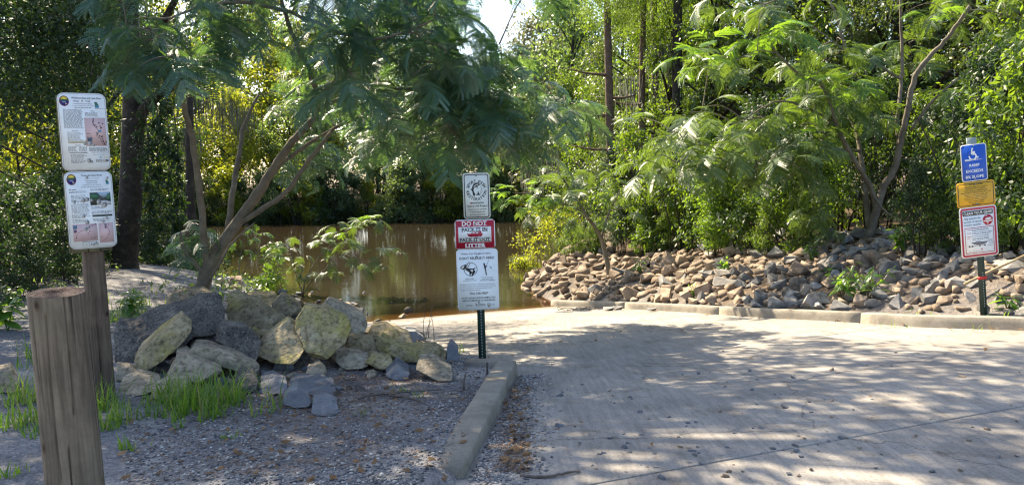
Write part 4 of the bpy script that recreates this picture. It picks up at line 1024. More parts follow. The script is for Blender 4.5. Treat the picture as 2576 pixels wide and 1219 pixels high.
P.poly('emblem', m_black, [(.50, .475), (.52, .455), (.54, .458), (.545, .42), (.56, .40), (.585, .405), (.58, .435), (.60, .455), (.63, .46), (.64, .475)]); P.rect('emblem', m_black, .47, .465, .65, .482); P.line('emblem', m_black, [(.63, .245), (.66, .30), (.70, .33), (.715, .38), (.69, .44), (.66, .455), (.655, .41), (.68, .35), (.71, .33)], 0.008)
P.rect('plaque', m_black, .26, .637, .755, .672); P.rect('plaque', m_red, .275, .641, .32, .668, 2); P.text(m_offwhite, 'PowerSouth', .34, .642, .74, .667, 0.02, 2, 0, 'plaque_lettering')
P.text(m_black, 'Federal Aid Project', .12, .695, .90, .758, 0.012); P.text(m_black, 'funded by your purchase', .16, .775, .86, .816, 0.006); P.text(m_black, 'of fishing equipment', .23, .832, .80, .873, 0.006); P.text(m_black, 'and motor boat fuels', .23, .89, .80, .925, 0.006)
P.bolt(.5, .055, .009); P.bolt(.52, .945, .009); P.finish()
P = Panel(root, 99*s, 73*s, m_white, (-8*s, Yp, Zc(587.5)), 0.036, 'red and white panel with a boat drawn between the words')
P.poly('red_field', m_red, [(.02, .03), (.98, .03), (.98, .97), (.02, .97)][::1]); 
P.rect('white_field', m_white, .085, .245, .905, .765, 2)
def serif(mat, txt, u0, v0, u1, v1, bold, bars_):
    P.text(mat, txt, u0, v0, u1, v1, bold, 3)
    hh = (v1 - v0) * .11
    for (a, b_) in bars_:
        P.rect('lettering', mat, a, v0, b_, v0 + hh, 3.2); P.rect('lettering', mat, a, v1 - hh, b_, v1, 3.2)
serif(m_white, 'DO NOT', .18, .055, .80, .215, 0.03, [(.175, .24), (.49, .53), (.585, .625), (.70, .80)])
P.text(m_black, 'PACK IT IN', .17, .275, .81, .405, 0.026, 3); 
for a, b_ in [(.165, .20), (.30, .34), (.395, .445), (.51, .56), (.56, .61), (.685, .735), (.745, .775), (.79, .815)]: P.rect('lettering', m_black, a, .39, b_, .406, 3.2); P.rect('lettering', m_black, a, .273, b_, .288, 3.2)
P.text(m_black, 'PACK IT OUT', .115, .615, .875, .745, 0.026, 3)
for a, b_ in [(.11, .15), (.245, .29), (.335, .385), (.445, .49), (.50, .55), (.73, .775), (.79, .88)]: P.rect('lettering', m_black, a, .73, b_, .747, 3.2); P.rect('lettering', m_black, a, .612, b_, .628, 3.2)
serif(m_white, 'LITTER', .25, .81, .755, .945, 0.03, [(.25, .30), (.345, .385), (.40, .48), (.49, .57), (.59, .63), (.67, .72)])
P.poly('boat_picture', m_red, [(.29, .475), (.34, .57), (.40, .585), (.46, .578), (.52, .588), (.58, .578), (.66, .575), (.70, .475)], 3); P.poly('boat_picture', m_red, [(.40, .472), (.43, .415), (.60, .415), (.62, .43), (.66, .425), (.665, .472)], 3); P.poly('boat_picture', m_white, [(.425, .465), (.445, .428), (.495, .428), (.49, .465)], 4); P.poly('boat_picture', m_white, [(.515, .465), (.52, .428), (.57, .428), (.59, .465)], 4)
P.poly('boat_picture', m_red, [(.615, .43), (.618, .39), (.645, .39), (.65, .43)], 3); P.ell('boat_picture', m_red, .632, .378, .013, .014, 3)
P.ell('scrape', m_peel, .60, .605, .045, .04, 5, 9); P.ell('scrape', m_peel, .64, .65, .025, .035, 5, 7); P.ell('scrape', m_peel, .415, .045, .02, .025, 5, 6)
P.bolt(.50, .13, .009); P.bolt(.53, .885, .009); P.finish()
P = Panel(root, 103*s, 152*s, m_white, (-5*s, Yp, Zc(700.5)), 0.036, 'tall white panel with a goldfish and an angler printed on it')
T = lambda t, u0, v0, u1, v1, b_=0.0, m=m_black: P.text(m, t, u0, v0, u1, v1, b_)
T('Unless You Caught it Here...', .115, .055, .86, .092, 0.008); T("DON'T RELEASE IT HERE!", .075, .122, .905, .165, 0.016)
P.hoop('goldfish_picture', m_black, .335, .325, .165, .012, 1, 1.0)
P.poly('goldfish_picture', m_white, [(.17, .30), (.22, .25), (.30, .22), (.26, .33), (.19, .34)], 2)
P.poly('goldfish_picture', m_black, [(.08, .30), (.12, .265), (.20, .245), (.26, .255), (.22, .31), (.15, .325)], 3); P.poly('goldfish_picture', m_white, [(.105, .298), (.14, .272), (.19, .262), (.17, .30), (.13, .312)], 4)
P.poly('goldfish_picture', m_black, [(.20, .30), (.31, .31), (.39, .315), (.47, .295), (.42, .33), (.45, .37), (.40, .41), (.36, .445), (.345, .39), (.31, .445), (.305, .37), (.24, .345)], 3); P.poly('goldfish_picture', m_white, [(.32, .335), (.40, .335), (.38, .38), (.345, .36)], 4); P.poly('goldfish_picture', m_white, [(.345, .40), (.37, .385), (.36, .43)], 4)
P.poly('goldfish_picture', m_black, [(.20, .315), (.27, .30), (.335, .215), (.295, .205), (.235, .275)], 5); P.poly('goldfish_picture', m_white, [(.215, .308), (.265, .292), (.32, .218), (.30, .213), (.245, .278)], 6)
P.ell('angler_picture', m_black, .665, .245, .020, .016, 2); P.poly('angler_picture', m_black, [(.655, .26), (.69, .258), (.705, .285), (.735, .27), (.74, .28), (.705, .305), (.71, .35), (.722, .42), (.735, .43), (.70, .43), (.688, .36), (.665, .30)], 2); P.line('angler_picture', m_black, [(.72, .285), (.745, .23), (.775, .195)], 0.006, 2); P.poly('angler_picture', m_black, [(.80, .285), (.83, .295), (.845, .315), (.825, .325), (.82, .305)], 2)
T('NEVER DUMP', .205, .472, .40, .488, .01); T('AQUARIUMS OUTSIDE', .145, .503, .465, .519, .01); T('Be a Responsible Angler -', .58, .456, .89, .470, .004); T("DON'T MOVE FISH", .605, .481, .865, .496, .008); T('BETWEEN WATERBODIES', .56, .508, .91, .523, .008)
for k, t in enumerate(['Relocating and releasing fish, invertebrates, aquatic plants,', 'and other non-native species into waterbodies in which they', 'did not previously occur often causes serious negative', 'ecological and economic impacts.']):
    T(t, .06, .563 + .0325 * k, (.91, .935, .845, .55)[k], .584 + .0325 * k, 0.0)
T('YOU CAN HELP!', .285, .705, .74, .742, .014); T('DO NOT RELEASE PLANTS OR ANIMALS THAT', .095, .785, .915, .812, .012); T('WERE NOT HERE PRIOR TO YOUR ARRIVAL!', .105, .828, .905, .856, .012)
P.bars(m_grey_print, .20, .37, .905, .94, 2, rb, .4); T('GEORGIA', .475, .898, .665, .928, .0); P.poly('logo', m_black, [(.42, .89), (.45, .885), (.445, .905), (.47, .925), (.44, .93), (.435, .91)], 2); P.rect('small_print', m_grey_print, .425, .945, .665, .951)
P.poly('shield_logo', m_grey_print, [(.715, .895), (.79, .895), (.788, .935), (.752, .962), (.717, .935)], 2); P.poly('shield_logo', m_tan, [(.73, .905), (.776, .905), (.774, .932), (.752, .95), (.732, .932)], 3); P.bars(m_grey_print, .81, .90, .908, .935, 2, rb, .3)
P.bolt(.49, .118, .010); P.bolt(.51, .872, .011); P.finish()

# --- right post ------------------------------------------------------------
root, s, d = sign_root('sign_post', 2477, 793, -5.6, 2, 'leaning green steel post with blue, yellow and red notices behind the kerb', 'sign post')
u_post(root, -0.3, (793 - 366) * s, 18 * s, 14, 0.12)
mb = MB(); mb.box((-10*s, -0.0155, 92*s), (10*s, 0.019, 99*s)); mb.build('red_tape', m_tape, root)
mb = MB(); mb.box((-16*s, 0.02, 415*s), (8*s, 0.032, 446*s)); mb.build('bracket', m_pipe, root)
Zc = lambda y: (793 - y) * s
P = Panel(root, 65*s, 91*s, m_white, (-6*s, Yp, Zc(408.5)), 0.032, 'blue panel with a wheelchair symbol')
P.poly('blue_field', m_blue, [((x / (65*s) + .5), .5 - z / (91*s)) for x, z in Panel.rr(65*s - .02, 91*s - .02, .026)])
P.hoop('wheelchair_symbol', m_white, .455, .325, .155, .05, 2); P.rect('wheelchair_symbol', m_blue, .27, .19, .395, .31, 2.6); P.ell('wheelchair_symbol', m_white, .455, .125, .035, .028, 3); P.line('wheelchair_symbol', m_white, [(.43, .15), (.435, .27), (.56, .275), (.62, .37), (.67, .355)], .05, 3); P.line('wheelchair_symbol', m_white, [(.435, .205), (.55, .21)], .04, 3); P.rect('wheelchair_symbol', m_blue, .55, .30, .62, .30, 2)
P.poly('ramp_symbol', m_white, [(.15, .395), (.15, .445), (.87, .425)], 2)
P.text(m_white, 'RAMP', .31, .53, .70, .605, .016); P.text(m_white, 'EXCEEDS', .17, .685, .83, .76, .016); P.text(m_white, '8% SLOPE', .14, .84, .85, .915, .016)
P.bolt(.5, .04, .008); P.bolt(.49, .945, .009); P.finish()
P = Panel(root, 97*s, 62*s, m_yellow, (-6*s, Yp, Zc(486.5)), 0.034, 'yellow panel of black small print')
P.ring('border', m_black, 0.016, 0.009, 0.026); P.text(m_black, 'ATTENTION:', .335, .075, .69, .135, .02)
for k, t in enumerate(['OPEN CONTAINERS OF ALCOHOLIC', 'BEVERAGES ARE PROHIBITED,', 'AS PER GEORGIA ADMINISTRATIVE', 'PROCEDURE ACT/REGULATION 391-4-3-.07']): w_ = (.30, .26, .30, .39)[k]; P.text(m_black, t, .5 - w_, .185 + .073*k, .5 + w_, .23 + .073*k, .012)
for k, t in enumerate(['PARKING LOT AND BOAT RAMP AREA', 'OWNED AND OPERATED BY THE', 'GEORGIA DEPARTMENT OF NATURAL', 'RESOURCES AND PATROLLED BY', 'DNR LAW ENFORCEMENT', 'TO REPORT VIOLATIONS']): w_ = (.31, .27, .31, .28, .21, .20)[k]; P.text(m_black, t, .5 - w_, .49 + .066*k, .5 + w_, .528 + .066*k, .004)
P.bars(m_black, .38, .62, .885, .925, 1, rb, .7, 0); P.bolt(.5, .11, .008); P.bolt(.5, .87, .009); P.finish()
P = Panel(root, 94*s, 126*s, m_white, (-4*s, Yp, Zc(580.5)), 0.036, 'white panel framed in red with a boat on a trailer')
P.ring('border', m_red, 0.012, 0.024, 0.03); P.rect('heading_bar', m_black, .085, .075, .90, .165); P.text(m_white, 'CLEAN YOUR GEAR!', .11, .092, .875, .148, .014)
for k, t in enumerate(['Help prevent the', 'spread of aquatic', 'invasive species.']): P.text(m_black, t, .105, .205 + .062*k, (.56, .60, .58)[k], .252 + .062*k, .004)
oc = [(.755 + .145 * math.cos(R(22.5 + 45*k)), .28 - .145 * 94/126 * math.sin(R(22.5 + 45*k))) for k in range(8)]
P.poly('octagon', m_red, oc, 1); P.rect('octagon', m_white, .63, .29, .88, .315, 2); P.poly('octagon', m_white, [(.68, .255), (.75, .24), (.82, .235), (.86, .26), (.82, .275), (.70, .28)], 2); P.rect('octagon', m_white, .725, .325, .77, .352, 2); P.rect('octagon', m_white, .70, .19, .74, .203, 2)
for (u0, v0, u1, v1) in [(.115, .405, .90, .417), (.115, .905, .90, .917), (.115, .405, .13, .917), (.885, .405, .90, .917)]: P.rect('border', m_red, u0, v0, u1, v1)
for k, (t, n) in enumerate([('Check', 2), ('Drain', 2), ('Clean', 1), ('Dry', 2)]):
    v = (.432, .500, .567, .605)[k]; P.text(m_red_print, t, .18, v, (.30, .29, .29, .25)[k], v + .022, .012); P.bars(m_grey_print, .31, .85, v - .003, v - .003 + .029 * n, n, rb, .42, .2)
P.poly('boat_picture', m_grey_print, [(.27, .70), (.42, .695), (.72, .70), (.68, .735), (.60, .752), (.42, .755), (.34, .735)], 2); P.poly('boat_picture', m_peel, [(.38, .695), (.42, .672), (.52, .675), (.56, .697)], 2); P.line('boat_picture', m_black, [(.24, .79), (.42, .765), (.66, .765)], .008, 2)
for u in (.30, .50, .64, .22): P.ell('boat_picture', m_black, u, .775, .022, .015, 3, 12)
P.bars(m_grey_print, .72, .88, .66, .70, 2, rb, .35); P.rect('small_print', m_navy, .70, .71, .89, .715); P.text(m_grey_print, 'GEORGIA', .76, .735, .88, .755); P.rect('small_print', m_navy, .71, .785, .89, .79); P.ell('small_print', m_red_print, .55, .845, .02, .014); P.bars(m_grey_print, .20, .62, .865, .885, 1, rb, .3, .1)
for u in (.23, .36, .45, .56, .67): P.rect('small_print', m_grey_print, u, .652, u + .035, .657)
P.bolt(.49, .125, .008); P.finish()
# --- left: timber post with two trail notices ---------------------------------
def wood(name, stops, sx=18, rnd=0.1, green=None):
    m, N, L, b = newmat(name)
    tc = N.new('ShaderNodeTexCoord'); mp = N.new('ShaderNodeMapping'); mp.inputs['Scale'].default_value = (sx, sx, 0.9); L.new(tc.outputs['Object'], mp.inputs['Vector'])
    n1 = noise_node(N, L, 1.6, 9, 0.7, mp.outputs[0], 0.4); r1 = ramp_node(N, stops); L.new(n1.outputs[0], r1.inputs[0])
    n2 = noise_node(N, L, 5, 6, 0.6, tc.outputs['Object']); r2 = ramp_node(N, [(0.35, (0.72, 0.71, 0.70)), (0.62, (1.08, 1.06, 1.02))]); L.new(n2.outputs[0], r2.inputs[0])
    c = mixc(N, L, r1.outputs[0], r2.outputs[0], 1.0, 'MULTIPLY')
    mp2 = N.new('ShaderNodeMapping'); mp2.inputs['Scale'].default_value = (26, 26, 0.55); L.new(tc.outputs['Object'], mp2.inputs['Vector'])
    n3 = noise_node(N, L, 1.3, 3, 0.5, mp2.outputs[0]); r3 = ramp_node(N, [(0.33, (0.16, 0.13, 0.11)), (0.40, (1, 1, 1))]); L.new(n3.outputs[0], r3.inputs[0])
    c = mixc(N, L, c, r3.outputs[0], 0.85, 'MULTIPLY')
    vo = N.new('ShaderNodeTexVoronoi'); vo.inputs['Scale'].default_value = 4.2; mp3 = N.new('ShaderNodeMapping'); mp3.inputs['Scale'].default_value = (1.3, 1.3, 0.75); L.new(tc.outputs['Object'], mp3.inputs['Vector']); L.new(mp3.outputs[0], vo.inputs['Vector'])
    rk = ramp_node(N, [(0.035, (0.22, 0.16, 0.12)), (0.075, (0.75, 0.68, 0.62)), (0.11, (1, 1, 1))]); L.new(vo.outputs['Distance'], rk.inputs[0])
    c = mixc(N, L, c, rk.outputs[0], 0.9, 'MULTIPLY')
    if green:
        n4 = noise_node(N, L, 2.2, 7, 0.7, tc.outputs['Object']); r4 = ramp_node(N, [(0.55, (0, 0, 0)), (0.72, (0.6, 0.6, 0.6))]); L.new(n4.outputs[0], r4.inputs[0]); c = mixc(N, L, c, green, r4.outputs[0])
    L.new(c, b.inputs['Base Color']); b.inputs['Roughness'].default_value = 0.85; b.inputs['Specular IOR Level'].default_value = 0.25
    bp = N.new('ShaderNodeBump'); bp.inputs['Strength'].default_value = 0.5; bp.inputs['Distance'].default_value = 0.01
    ad = N.new('ShaderNodeMath'); ad.operation = 'ADD'; L.new(n1.outputs[0], ad.inputs[0]); L.new(r3.outputs[0], ad.inputs[1]); L.new(ad.outputs[0], bp.inputs['Height']); L.new(bp.outputs[0], b.inputs['Normal'])
    return m
m_post = wood('weathered_square_timber', [(0.3, (0.05, 0.036, 0.028)), (0.5, (0.11, 0.08, 0.06)), (0.7, (0.18, 0.14, 0.105))])
m_boll = wood('weathered_round_timber', [(0.3, (0.062, 0.050, 0.039)), (0.5, (0.142, 0.118, 0.091)), (0.72, (0.24, 0.203, 0.158))], 14, 0.1, (0.11, 0.13, 0.05))
m_endgrain = mineral('dark_end_grain', [(0.3, (0.045, 0.032, 0.030)), (0.6, (0.115, 0.083, 0.077)), (0.8, (0.19, 0.15, 0.135))], 16, 0.8, 50)
m_board = wood('grey_green_board', [(0.3, (0.10, 0.095, 0.06)), (0.6, (0.19, 0.175, 0.11)), (0.8, (0.26, 0.24, 0.17))], 8)
root, s, d = sign_root('trail_sign', 264, 1000, -1.0, 38, 'leaning brown timber post carrying two white river trail notices, one above the other', 'sign')
ph = (1000 - 245) * s; pw = 0.074
mb = MB(); c_ = 0.006
prof = [(-pw + c_, -pw), (pw - c_, -pw), (pw, -pw + c_), (pw, pw - c_), (pw - c_, pw), (-pw + c_, pw), (-pw, pw - c_), (-pw, -pw + c_)]
zs = np.linspace(-0.4, ph - 0.1, 24)
V = [(x + rb.normal(0, .0012), y + rb.normal(0, .0012), z) for z in zs for x, y in prof]; n = 8
mb.add(V, [(k*n+i, k*n+(i+1) % n, (k+1)*n+(i+1) % n, (k+1)*n+i) for k in range(len(zs)-1) for i in range(n)]); mb.f.setdefault(8, []).append(np.array([list(range(8))[::-1], [(len(zs)-1)*8 + i for i in range(8)]]))
mb.build('post', m_post, root)
W1, H1, H2 = 0.35, 184 * s, 186 * s
z1, z2 = (1000 - 340) * s, (1000 - 527) * s
mb = MB(); mb.box((-W1/2 - 0.004, -pw - 0.022, z1 - H1/2 + .01), (W1/2 - 0.03, -pw - 0.002, z1 + H1/2 - .02)); mb.build('backing_board', m_board, root)
mb = MB(); mb.box((-W1/2 - 0.004, -pw - 0.022, z2 - H2/2 - .028), (W1/2 - 0.04, -pw - 0.002, z2 + H2/2 - .01)); mb.build('backing_board', m_board, root)
def badge(P, u, v, ru, rv):
    P.ell('badge', m_maroon, u, v, ru, rv, 1); P.ell('badge', m_navy, u, v + .002, ru * .84, rv * .86, 2); P.ell('badge', m_badge_g, u, v, ru * .84, rv * .84, 3, 20, 0, 180); P.ell('badge', m_badge_y, u, v - rv * .32, ru * .66, rv * .5, 4, 16, 0, 180); P.poly('badge', m_badge_g, [(u - ru*.8, v - rv*.05), (u - ru*.3, v - rv*.42), (u + ru*.1, v - rv*.2), (u + ru*.45, v - rv*.4), (u + ru*.8, v - rv*.05)], 5)
    P.poly('badge', m_tan, [(u + ru*.2, v + rv*.75), (u + ru*.2, v + rv*.35), (u + ru*.6, v + rv*.55)], 5); P.rect('badge', m_white, u - ru*.35, v + rv*.16, u + ru*.35, v + rv*.22, 5)
def state_map(P, u, v, w, h):
    P.poly('state_map', m_badge_g, [(u, v), (u + w*.55, v), (u + w*.9, v + h*.5), (u + w, v + h*.85), (u + w*.85, v + h), (u + w*.1, v + h), (u + w*.12, v + h*.6)], 1); P.poly('state_map', m_teal, [(u + w*.15, v + h*.62), (u + w*.95, v + h*.62), (u + w*.95, v + h*.95), (u + w*.15, v + h*.95)], 2)
def splat(P, u, v, r):
    P.ell('peeled_spot', m_peel, u, v, r, r * .62, 3, 9); P.ell('peeled_spot', m_grey_print, u + r*.2, v - r*.1, r * .6, r * .4, 4, 8); P.ell('peeled_spot', m_peel, u - r*.1, v, r * .32, r * .22, 5, 7)
P = Panel(root, W1, H1, m_white, (0.0, -pw - 0.026, z1), 0.05, 'upper notice with a pink river map', 0.004)
P.ring('border', m_grey_print, 0.006, 0.002, 0.045)
badge(P, .14, .105, .10, .066); P.text(m_black, 'Withlacoochee and Little River', .29, .05, .91, .074, .012); P.text(m_black, 'Water', .32, .092, .45, .112, .012); P.text(m_black, 'Trail', .57, .092, .67, .112, .012); splat(P, .505, .10, .02)
P.text(m_grey_print, 'Connected Blackwater Rivers', .32, .128, .70, .143, .006); P.text(m_grey_print, 'in south Georgia and north Florida', .30, .155, .74, .169, .006); P.bars(m_grey_print, .34, .70, .178, .192, 1, rb, .5, .05)
state_map(P, .755, .11, .095, .075); P.bars(m_grey_print, .76, .99, .19, .2, 1, rb, .4, .1)
P.bars(m_grey_print, .10, .50, .205, .455, 19, rb, .40, .10); P.text(m_black, 'Safety', .665, .222, .75, .236, .006); P.bars(m_grey_print, .545, .82, .245, .30, 4, rb, .4, .15)
P.rect('river_map', m_pink, .52, .315, .955, .68, 1); P.line('river_map', m_grey_print, [(.71, .32), (.69, .38), (.73, .43), (.78, .46), (.80, .50), (.74, .54), (.79, .57), (.83, .59), (.84, .63), (.88, .67)], .012, 2)
for u, v in [(.705, .33), (.70, .355), (.695, .37), (.82, .38), (.70, .40), (.735, .41), (.765, .43), (.84, .425), (.85, .45), (.865, .44), (.76, .51), (.77, .53), (.81, .55), (.845, .56), (.87, .555), (.86, .585), (.875, .61), (.88, .625), (.90, .645), (.91, .66), (.945, .63), (.895, .39)]: P.rect('river_map', m_black, u - .012, v - .007, u + .012, v + .006, 3)
for a, b_ in [((.56, .45), (.70, .36)), ((.60, .33), (.66, .42)), ((.53, .50), (.64, .52)), ((.83, .34), (.86, .43)), ((.62, .60), (.80, .64)), ((.90, .42), (.95, .50))]: P.line('river_map', m_peel, [a, b_], .004, 2)
P.ell('river_map', m_teal, .83, .485, .03, .015, 4, 8); P.rect('blue_strip', m_teal, .54, .513, .63, .523); P.rect('blue_picture', m_teal, .55, .57, .655, .63); P.ell('blue_picture', m_black, .60, .61, .03, .012, 2); P.bars(m_grey_print, .55, .65, .548, .562, 1, rb, .6, 0)
P.text(m_black, 'Etiquette', .25, .478, .37, .492, .006); P.bars(m_grey_print, .15, .50, .498, .605, 8, rb, .38, .35); P.rect('buff_strip', m_tan, .15, .61, .535, .645); P.bars(m_grey_print, .22, .48, .615, .64, 2, rb, .4, .1, True)
P.text(m_black, 'Checklist', .29, .663, .41, .677, .006); P.bars(m_grey_print, .14, .33, .685, .75, 5, rb, .4, .3); P.bars(m_grey_print, .36, .55, .685, .75, 5, rb, .4, .3); P.rect('green_strip', m_peel, .16, .757, .53, .774); P.bars(m_black, .17, .52, .76, .771, 1, rb, .45, 0)
P.bars(m_black, .57, .965, .70, .75, 4, rb, .42, .1); P.rect('small_print', m_black, .62, .762, .98, .766); splat(P, .60, .65, .055); splat(P, .67, .67, .03); splat(P, .49, .655, .03)
P.bars(m_grey_print, .18, .52, .785, .905, 8, rb, .38, .3); P.text(m_grey_print, 'Sponsors of this Water Trail', .65, .788, .94, .80, .004)
for u, m_ in [(.72, m_peel), (.79, m_peel), (.865, m_tan), (.93, m_grey_print)]: P.rect('sponsor_logo', m_grey_print, u - .028, .855, u + .028, .888); P.rect('sponsor_logo', m_, u - .022, .859, u + .022, .884, 2)
P.poly('sponsor_logo', m_teal, [(.77, .835), (.80, .815), (.83, .835)], 1); P.rect('sponsor_logo', m_tan, .86, .82, .98, .836); splat(P, .55, .87, .05); splat(P, .60, .885, .03); P.finish()
P = Panel(root, W1, H2, m_white, (0.0, -pw - 0.026, z2), 0.05, 'lower notice with a photograph and two pink maps', 0.004)
P.ring('border', m_grey_print, 0.006, 0.002, 0.045)
badge(P, .15, .10, .10, .07); P.text(m_black, 'Troupville Boat Ramp', .35, .04, .79, .066, .012); P.text(m_grey_print, 'Lowndes County, Georgia', .41, .083, .73, .097, .0); P.text(m_black, '19664 Valdosta Hwy', .44, .116, .68, .13, .008); P.text(m_black, 'Valdosta, GA 31602', .45, .14, .68, .154, .008); P.text(m_black, 'on Georgia 133 off I-75 exit 18', .37, .168, .76, .182, .008); P.bars(m_grey_print, .33, .80, .195, .207, 1, rb, .45, .05)
state_map(P, .855, .115, .07, .055); splat(P, .475, .08, .03); splat(P, .90, .09, .03)
P.bars(m_black, .08, .22, .225, .236, 1, rb, .7, 0); P.bars(m_grey_print, .08, .46, .245, .275, 2, rb, .4, .1); P.bars(m_grey_print, .11, .46, .295, .395, 6, rb, .38, .15); P.bars(m_grey_print, .10, .48, .41, .535, 9, rb, .38, .15); P.bars(m_grey_print, .10, .48, .54, .60, 4, rb, .4, .4); P.bars(m_grey_print, .10, .46, .61, .66, 3, rb, .4, .2)
P.bars(m_grey_print, .52, .92, .225, .255, 2, rb, .4, .2); P.rect('printed_photo', m_photo_d, .50, .275, .935, .44); P.poly('printed_photo', m_photo_s, [(.66, .277), (.93, .277), (.86, .33), (.78, .345), (.70, .31)], 2); P.poly('printed_photo', m_badge_g, [(.50, .30), (.58, .285), (.66, .30), (.70, .335), (.66, .36), (.50, .36)], 2); P.poly('printed_photo', m_badge_g, [(.84, .345), (.87, .30), (.935, .29), (.935, .37), (.84, .37)], 3); P.poly('printed_photo', m_peel, [(.62, .44), (.70, .385), (.80, .38), (.935, .40), (.935, .435)], 3)
P.bars(m_grey_print, .51, .82, .455, .49, 2, rb, .4, .2); P.bars(m_grey_print, .51, .95, .515, .555, 3, rb, .4, .2); P.rect('printed_strip', m_photo_d, .52, .565, .945, .59); P.bars(m_grey_print, .53, .92, .61, .655, 3, rb, .4, .2)
P.rect('river_map', m_pink, .09, .675, .60, .90); P.rect('river_map', m_pink, .63, .675, .94, .935); P.line('river_map', m_maroon, [(.14, .86), (.17, .80), (.27, .76), (.38, .755), (.46, .70), (.57, .69)], .006, 2); P.line('river_map', m_maroon, [(.67, .92), (.78, .88), (.86, .80), (.82, .74), (.86, .68)], .006, 2)
for u, v in [(.15, .855), (.44, .77), (.40, .80), (.50, .70), (.57, .685), (.84, .83), (.68, .86), (.80, .70), (.47, .86), (.53, .865), (.56, .85)]: P.rect('river_map', m_black, u - .008, v - .005, u + .008, v + .005, 3)
P.rect('blue_picture', m_teal, .10, .69, .18, .735); P.ell('blue_picture', m_navy, .14, .765, .035, .022); P.rect('blue_picture', m_teal, .755, .685, .80, .72); P.ell('blue_picture', m_maroon, .78, .735, .025, .016)
P.bars(m_grey_print, .26, .55, .905, .917, 1, rb, .5, .1); P.hoop('sponsor_logo', m_grey_print, .31, .942, .05, .008, 1, .55); P.rect('sponsor_logo', m_grey_print, .40, .922, .51, .96); P.rect('sponsor_logo', m_white, .408, .926, .502, .956, 2); P.poly('sponsor_logo', m_black, [(.43, .945), (.455, .93), (.48, .945)], 3); P.ell('sponsor_logo', m_peel, .57, .94, .04, .022)
for u, v, r in [(.44, .36, .05), (.36, .37, .05), (.17, .385, .035), (.34, .575, .04), (.40, .655, .05), (.42, .72, .035), (.36, .74, .045), (.80, .44, .06), (.68, .40, .05), (.74, .655, .03), (.82, .61, .025), (.53, .375, .03), (.50, .95, .03), (.55, .925, .03)]: splat(P, u, v, r)
mb = MB(); x, z = P.xz(.40, 1.03); P.finish()

# --- round timber bollard ---------------------------------------------------
dB = 3.55
top = pt(143, 735, dB); rB = 64.5 / FPX * dB; hB = top.z - 0.0
o = tag(empty('bollard', (top.x + 0.03, top.y, 0.0), (0, R(-1.5), 0)), 'thick round weathered timber bollard with a dark sawn top in front of the trail sign', 'bollard')
mb = MB(); n = 150; zs = np.concatenate([np.linspace(-0.3, hB - 0.02, 60), [hB - 0.006, hB]])
ang = np.linspace(0, 2*math.pi, n, endpoint=False)
V = []
crk = [(4.8, .028, .35, 1.12), (5.45, .020, .65, 1.3), (4.3, .022, .75, 1.3), (5.2, .016, .1, .5)]
for z in zs:
    rr = rB * (1 + 0.035 * (1 - z / hB)) * (1 if z < hB - 0.004 else 0.985)
    for a in ang:
        q = rr * (1 + 0.008 * math.sin(3*a + 2*z) + 0.006 * math.sin(7*a - 3*z))
        for (ca, wd, za, zb) in crk:
            ca2 = ca + 0.05 * math.sin(4*z + ca*3)
            if za < z < zb: q -= 0.020 * math.exp(-((a - ca2) / wd) ** 2)
        V.append((q * math.cos(a), q * math.sin(a), z + (0.012 * math.sin(a - 0.8) if z > hB - 0.03 else 0)))
mb.add(V, [(k*n+i, k*n+(i+1) % n, (k+1)*n+(i+1) % n, (k+1)*n+i) for k in range(len(zs)-1) for i in range(n)])
mb.build('post', m_boll, o, True)
mb = MB(); rings = [1.0, .8, .6, .4, .2, .04]
V = [(rB * .985 * f * (1 + .008*math.sin(3*a + 2*hB)) * math.cos(a), rB * .985 * f * math.sin(a), hB + .001 + .012 * math.sin(a - .8) * f + (0 if f == 1 else rb.normal(0, .002) + .003)) for f in rings for a in ang]
mb.add(V, [(k*n+i, k*n+(i+1) % n, (k+1)*n+(i+1) % n, (k+1)*n+i) for k in range(len(rings)-1) for i in range(n)]); mb.f.setdefault(n, []).append(np.array([[(len(rings)-1)*n + i for i in range(n)]]))
mb.build('sawn_top', m_endgrain, o, False)
# ------------------------------------------------------------------ stones
m_mossy = mineral('mossy_concrete', [(0.3, (0.15, 0.12, 0.075)), (0.5, (0.27, 0.222, 0.135)), (0.7, (0.38, 0.325, 0.215))], 4, 0.8, 22, 0.95, spots=[((0.30, 0.255, 0.075), 2.2, 0.49), ((0.46, 0.44, 0.38), 12, 0.62), ((0.44, 0.42, 0.35), 40, 0.60), ((0.04, 0.04, 0.036), 3.5, 0.63)], speck=(24, (0.50, 0.48, 0.44), (1.2, 1.17, 1.1)), rnd=0.22)
m_concrete_old = mineral('dark_stained_concrete', [(0.3, (0.05, 0.048, 0.045)), (0.5, (0.11, 0.10, 0.09)), (0.75, (0.22, 0.20, 0.17))], 5, 0.9, 24, 0.95, spots=[((0.38, 0.36, 0.31), 9, 0.63), ((0.34, 0.32, 0.27), 42, 0.60), ((0.02, 0.02, 0.02), 4, 0.6)], speck=(45, (0.4, 0.38, 0.36), (1.4, 1.35, 1.28)), rnd=0.2)
m_concrete_pale = mineral('pale_broken_concrete', [(0.3, (0.18, 0.15, 0.11)), (0.5, (0.29, 0.248, 0.18)), (0.75, (0.42, 0.37, 0.28))], 4, 0.7, 24, 0.95, spots=[((0.10, 0.095, 0.08), 3.3, 0.60), ((0.5, 0.47, 0.4), 11, 0.64), ((0.10, 0.09, 0.075), 34, 0.60)], speck=(22, (0.5, 0.47, 0.43), (1.2, 1.17, 1.12)), rnd=0.25)
m_blue_rock = mineral('blue_grey_stone', [(0.3, (0.085, 0.09, 0.102)), (0.55, (0.155, 0.162, 0.176)), (0.75, (0.27, 0.275, 0.28))], 5, 0.6, 18, 0.8, rnd=0.25)
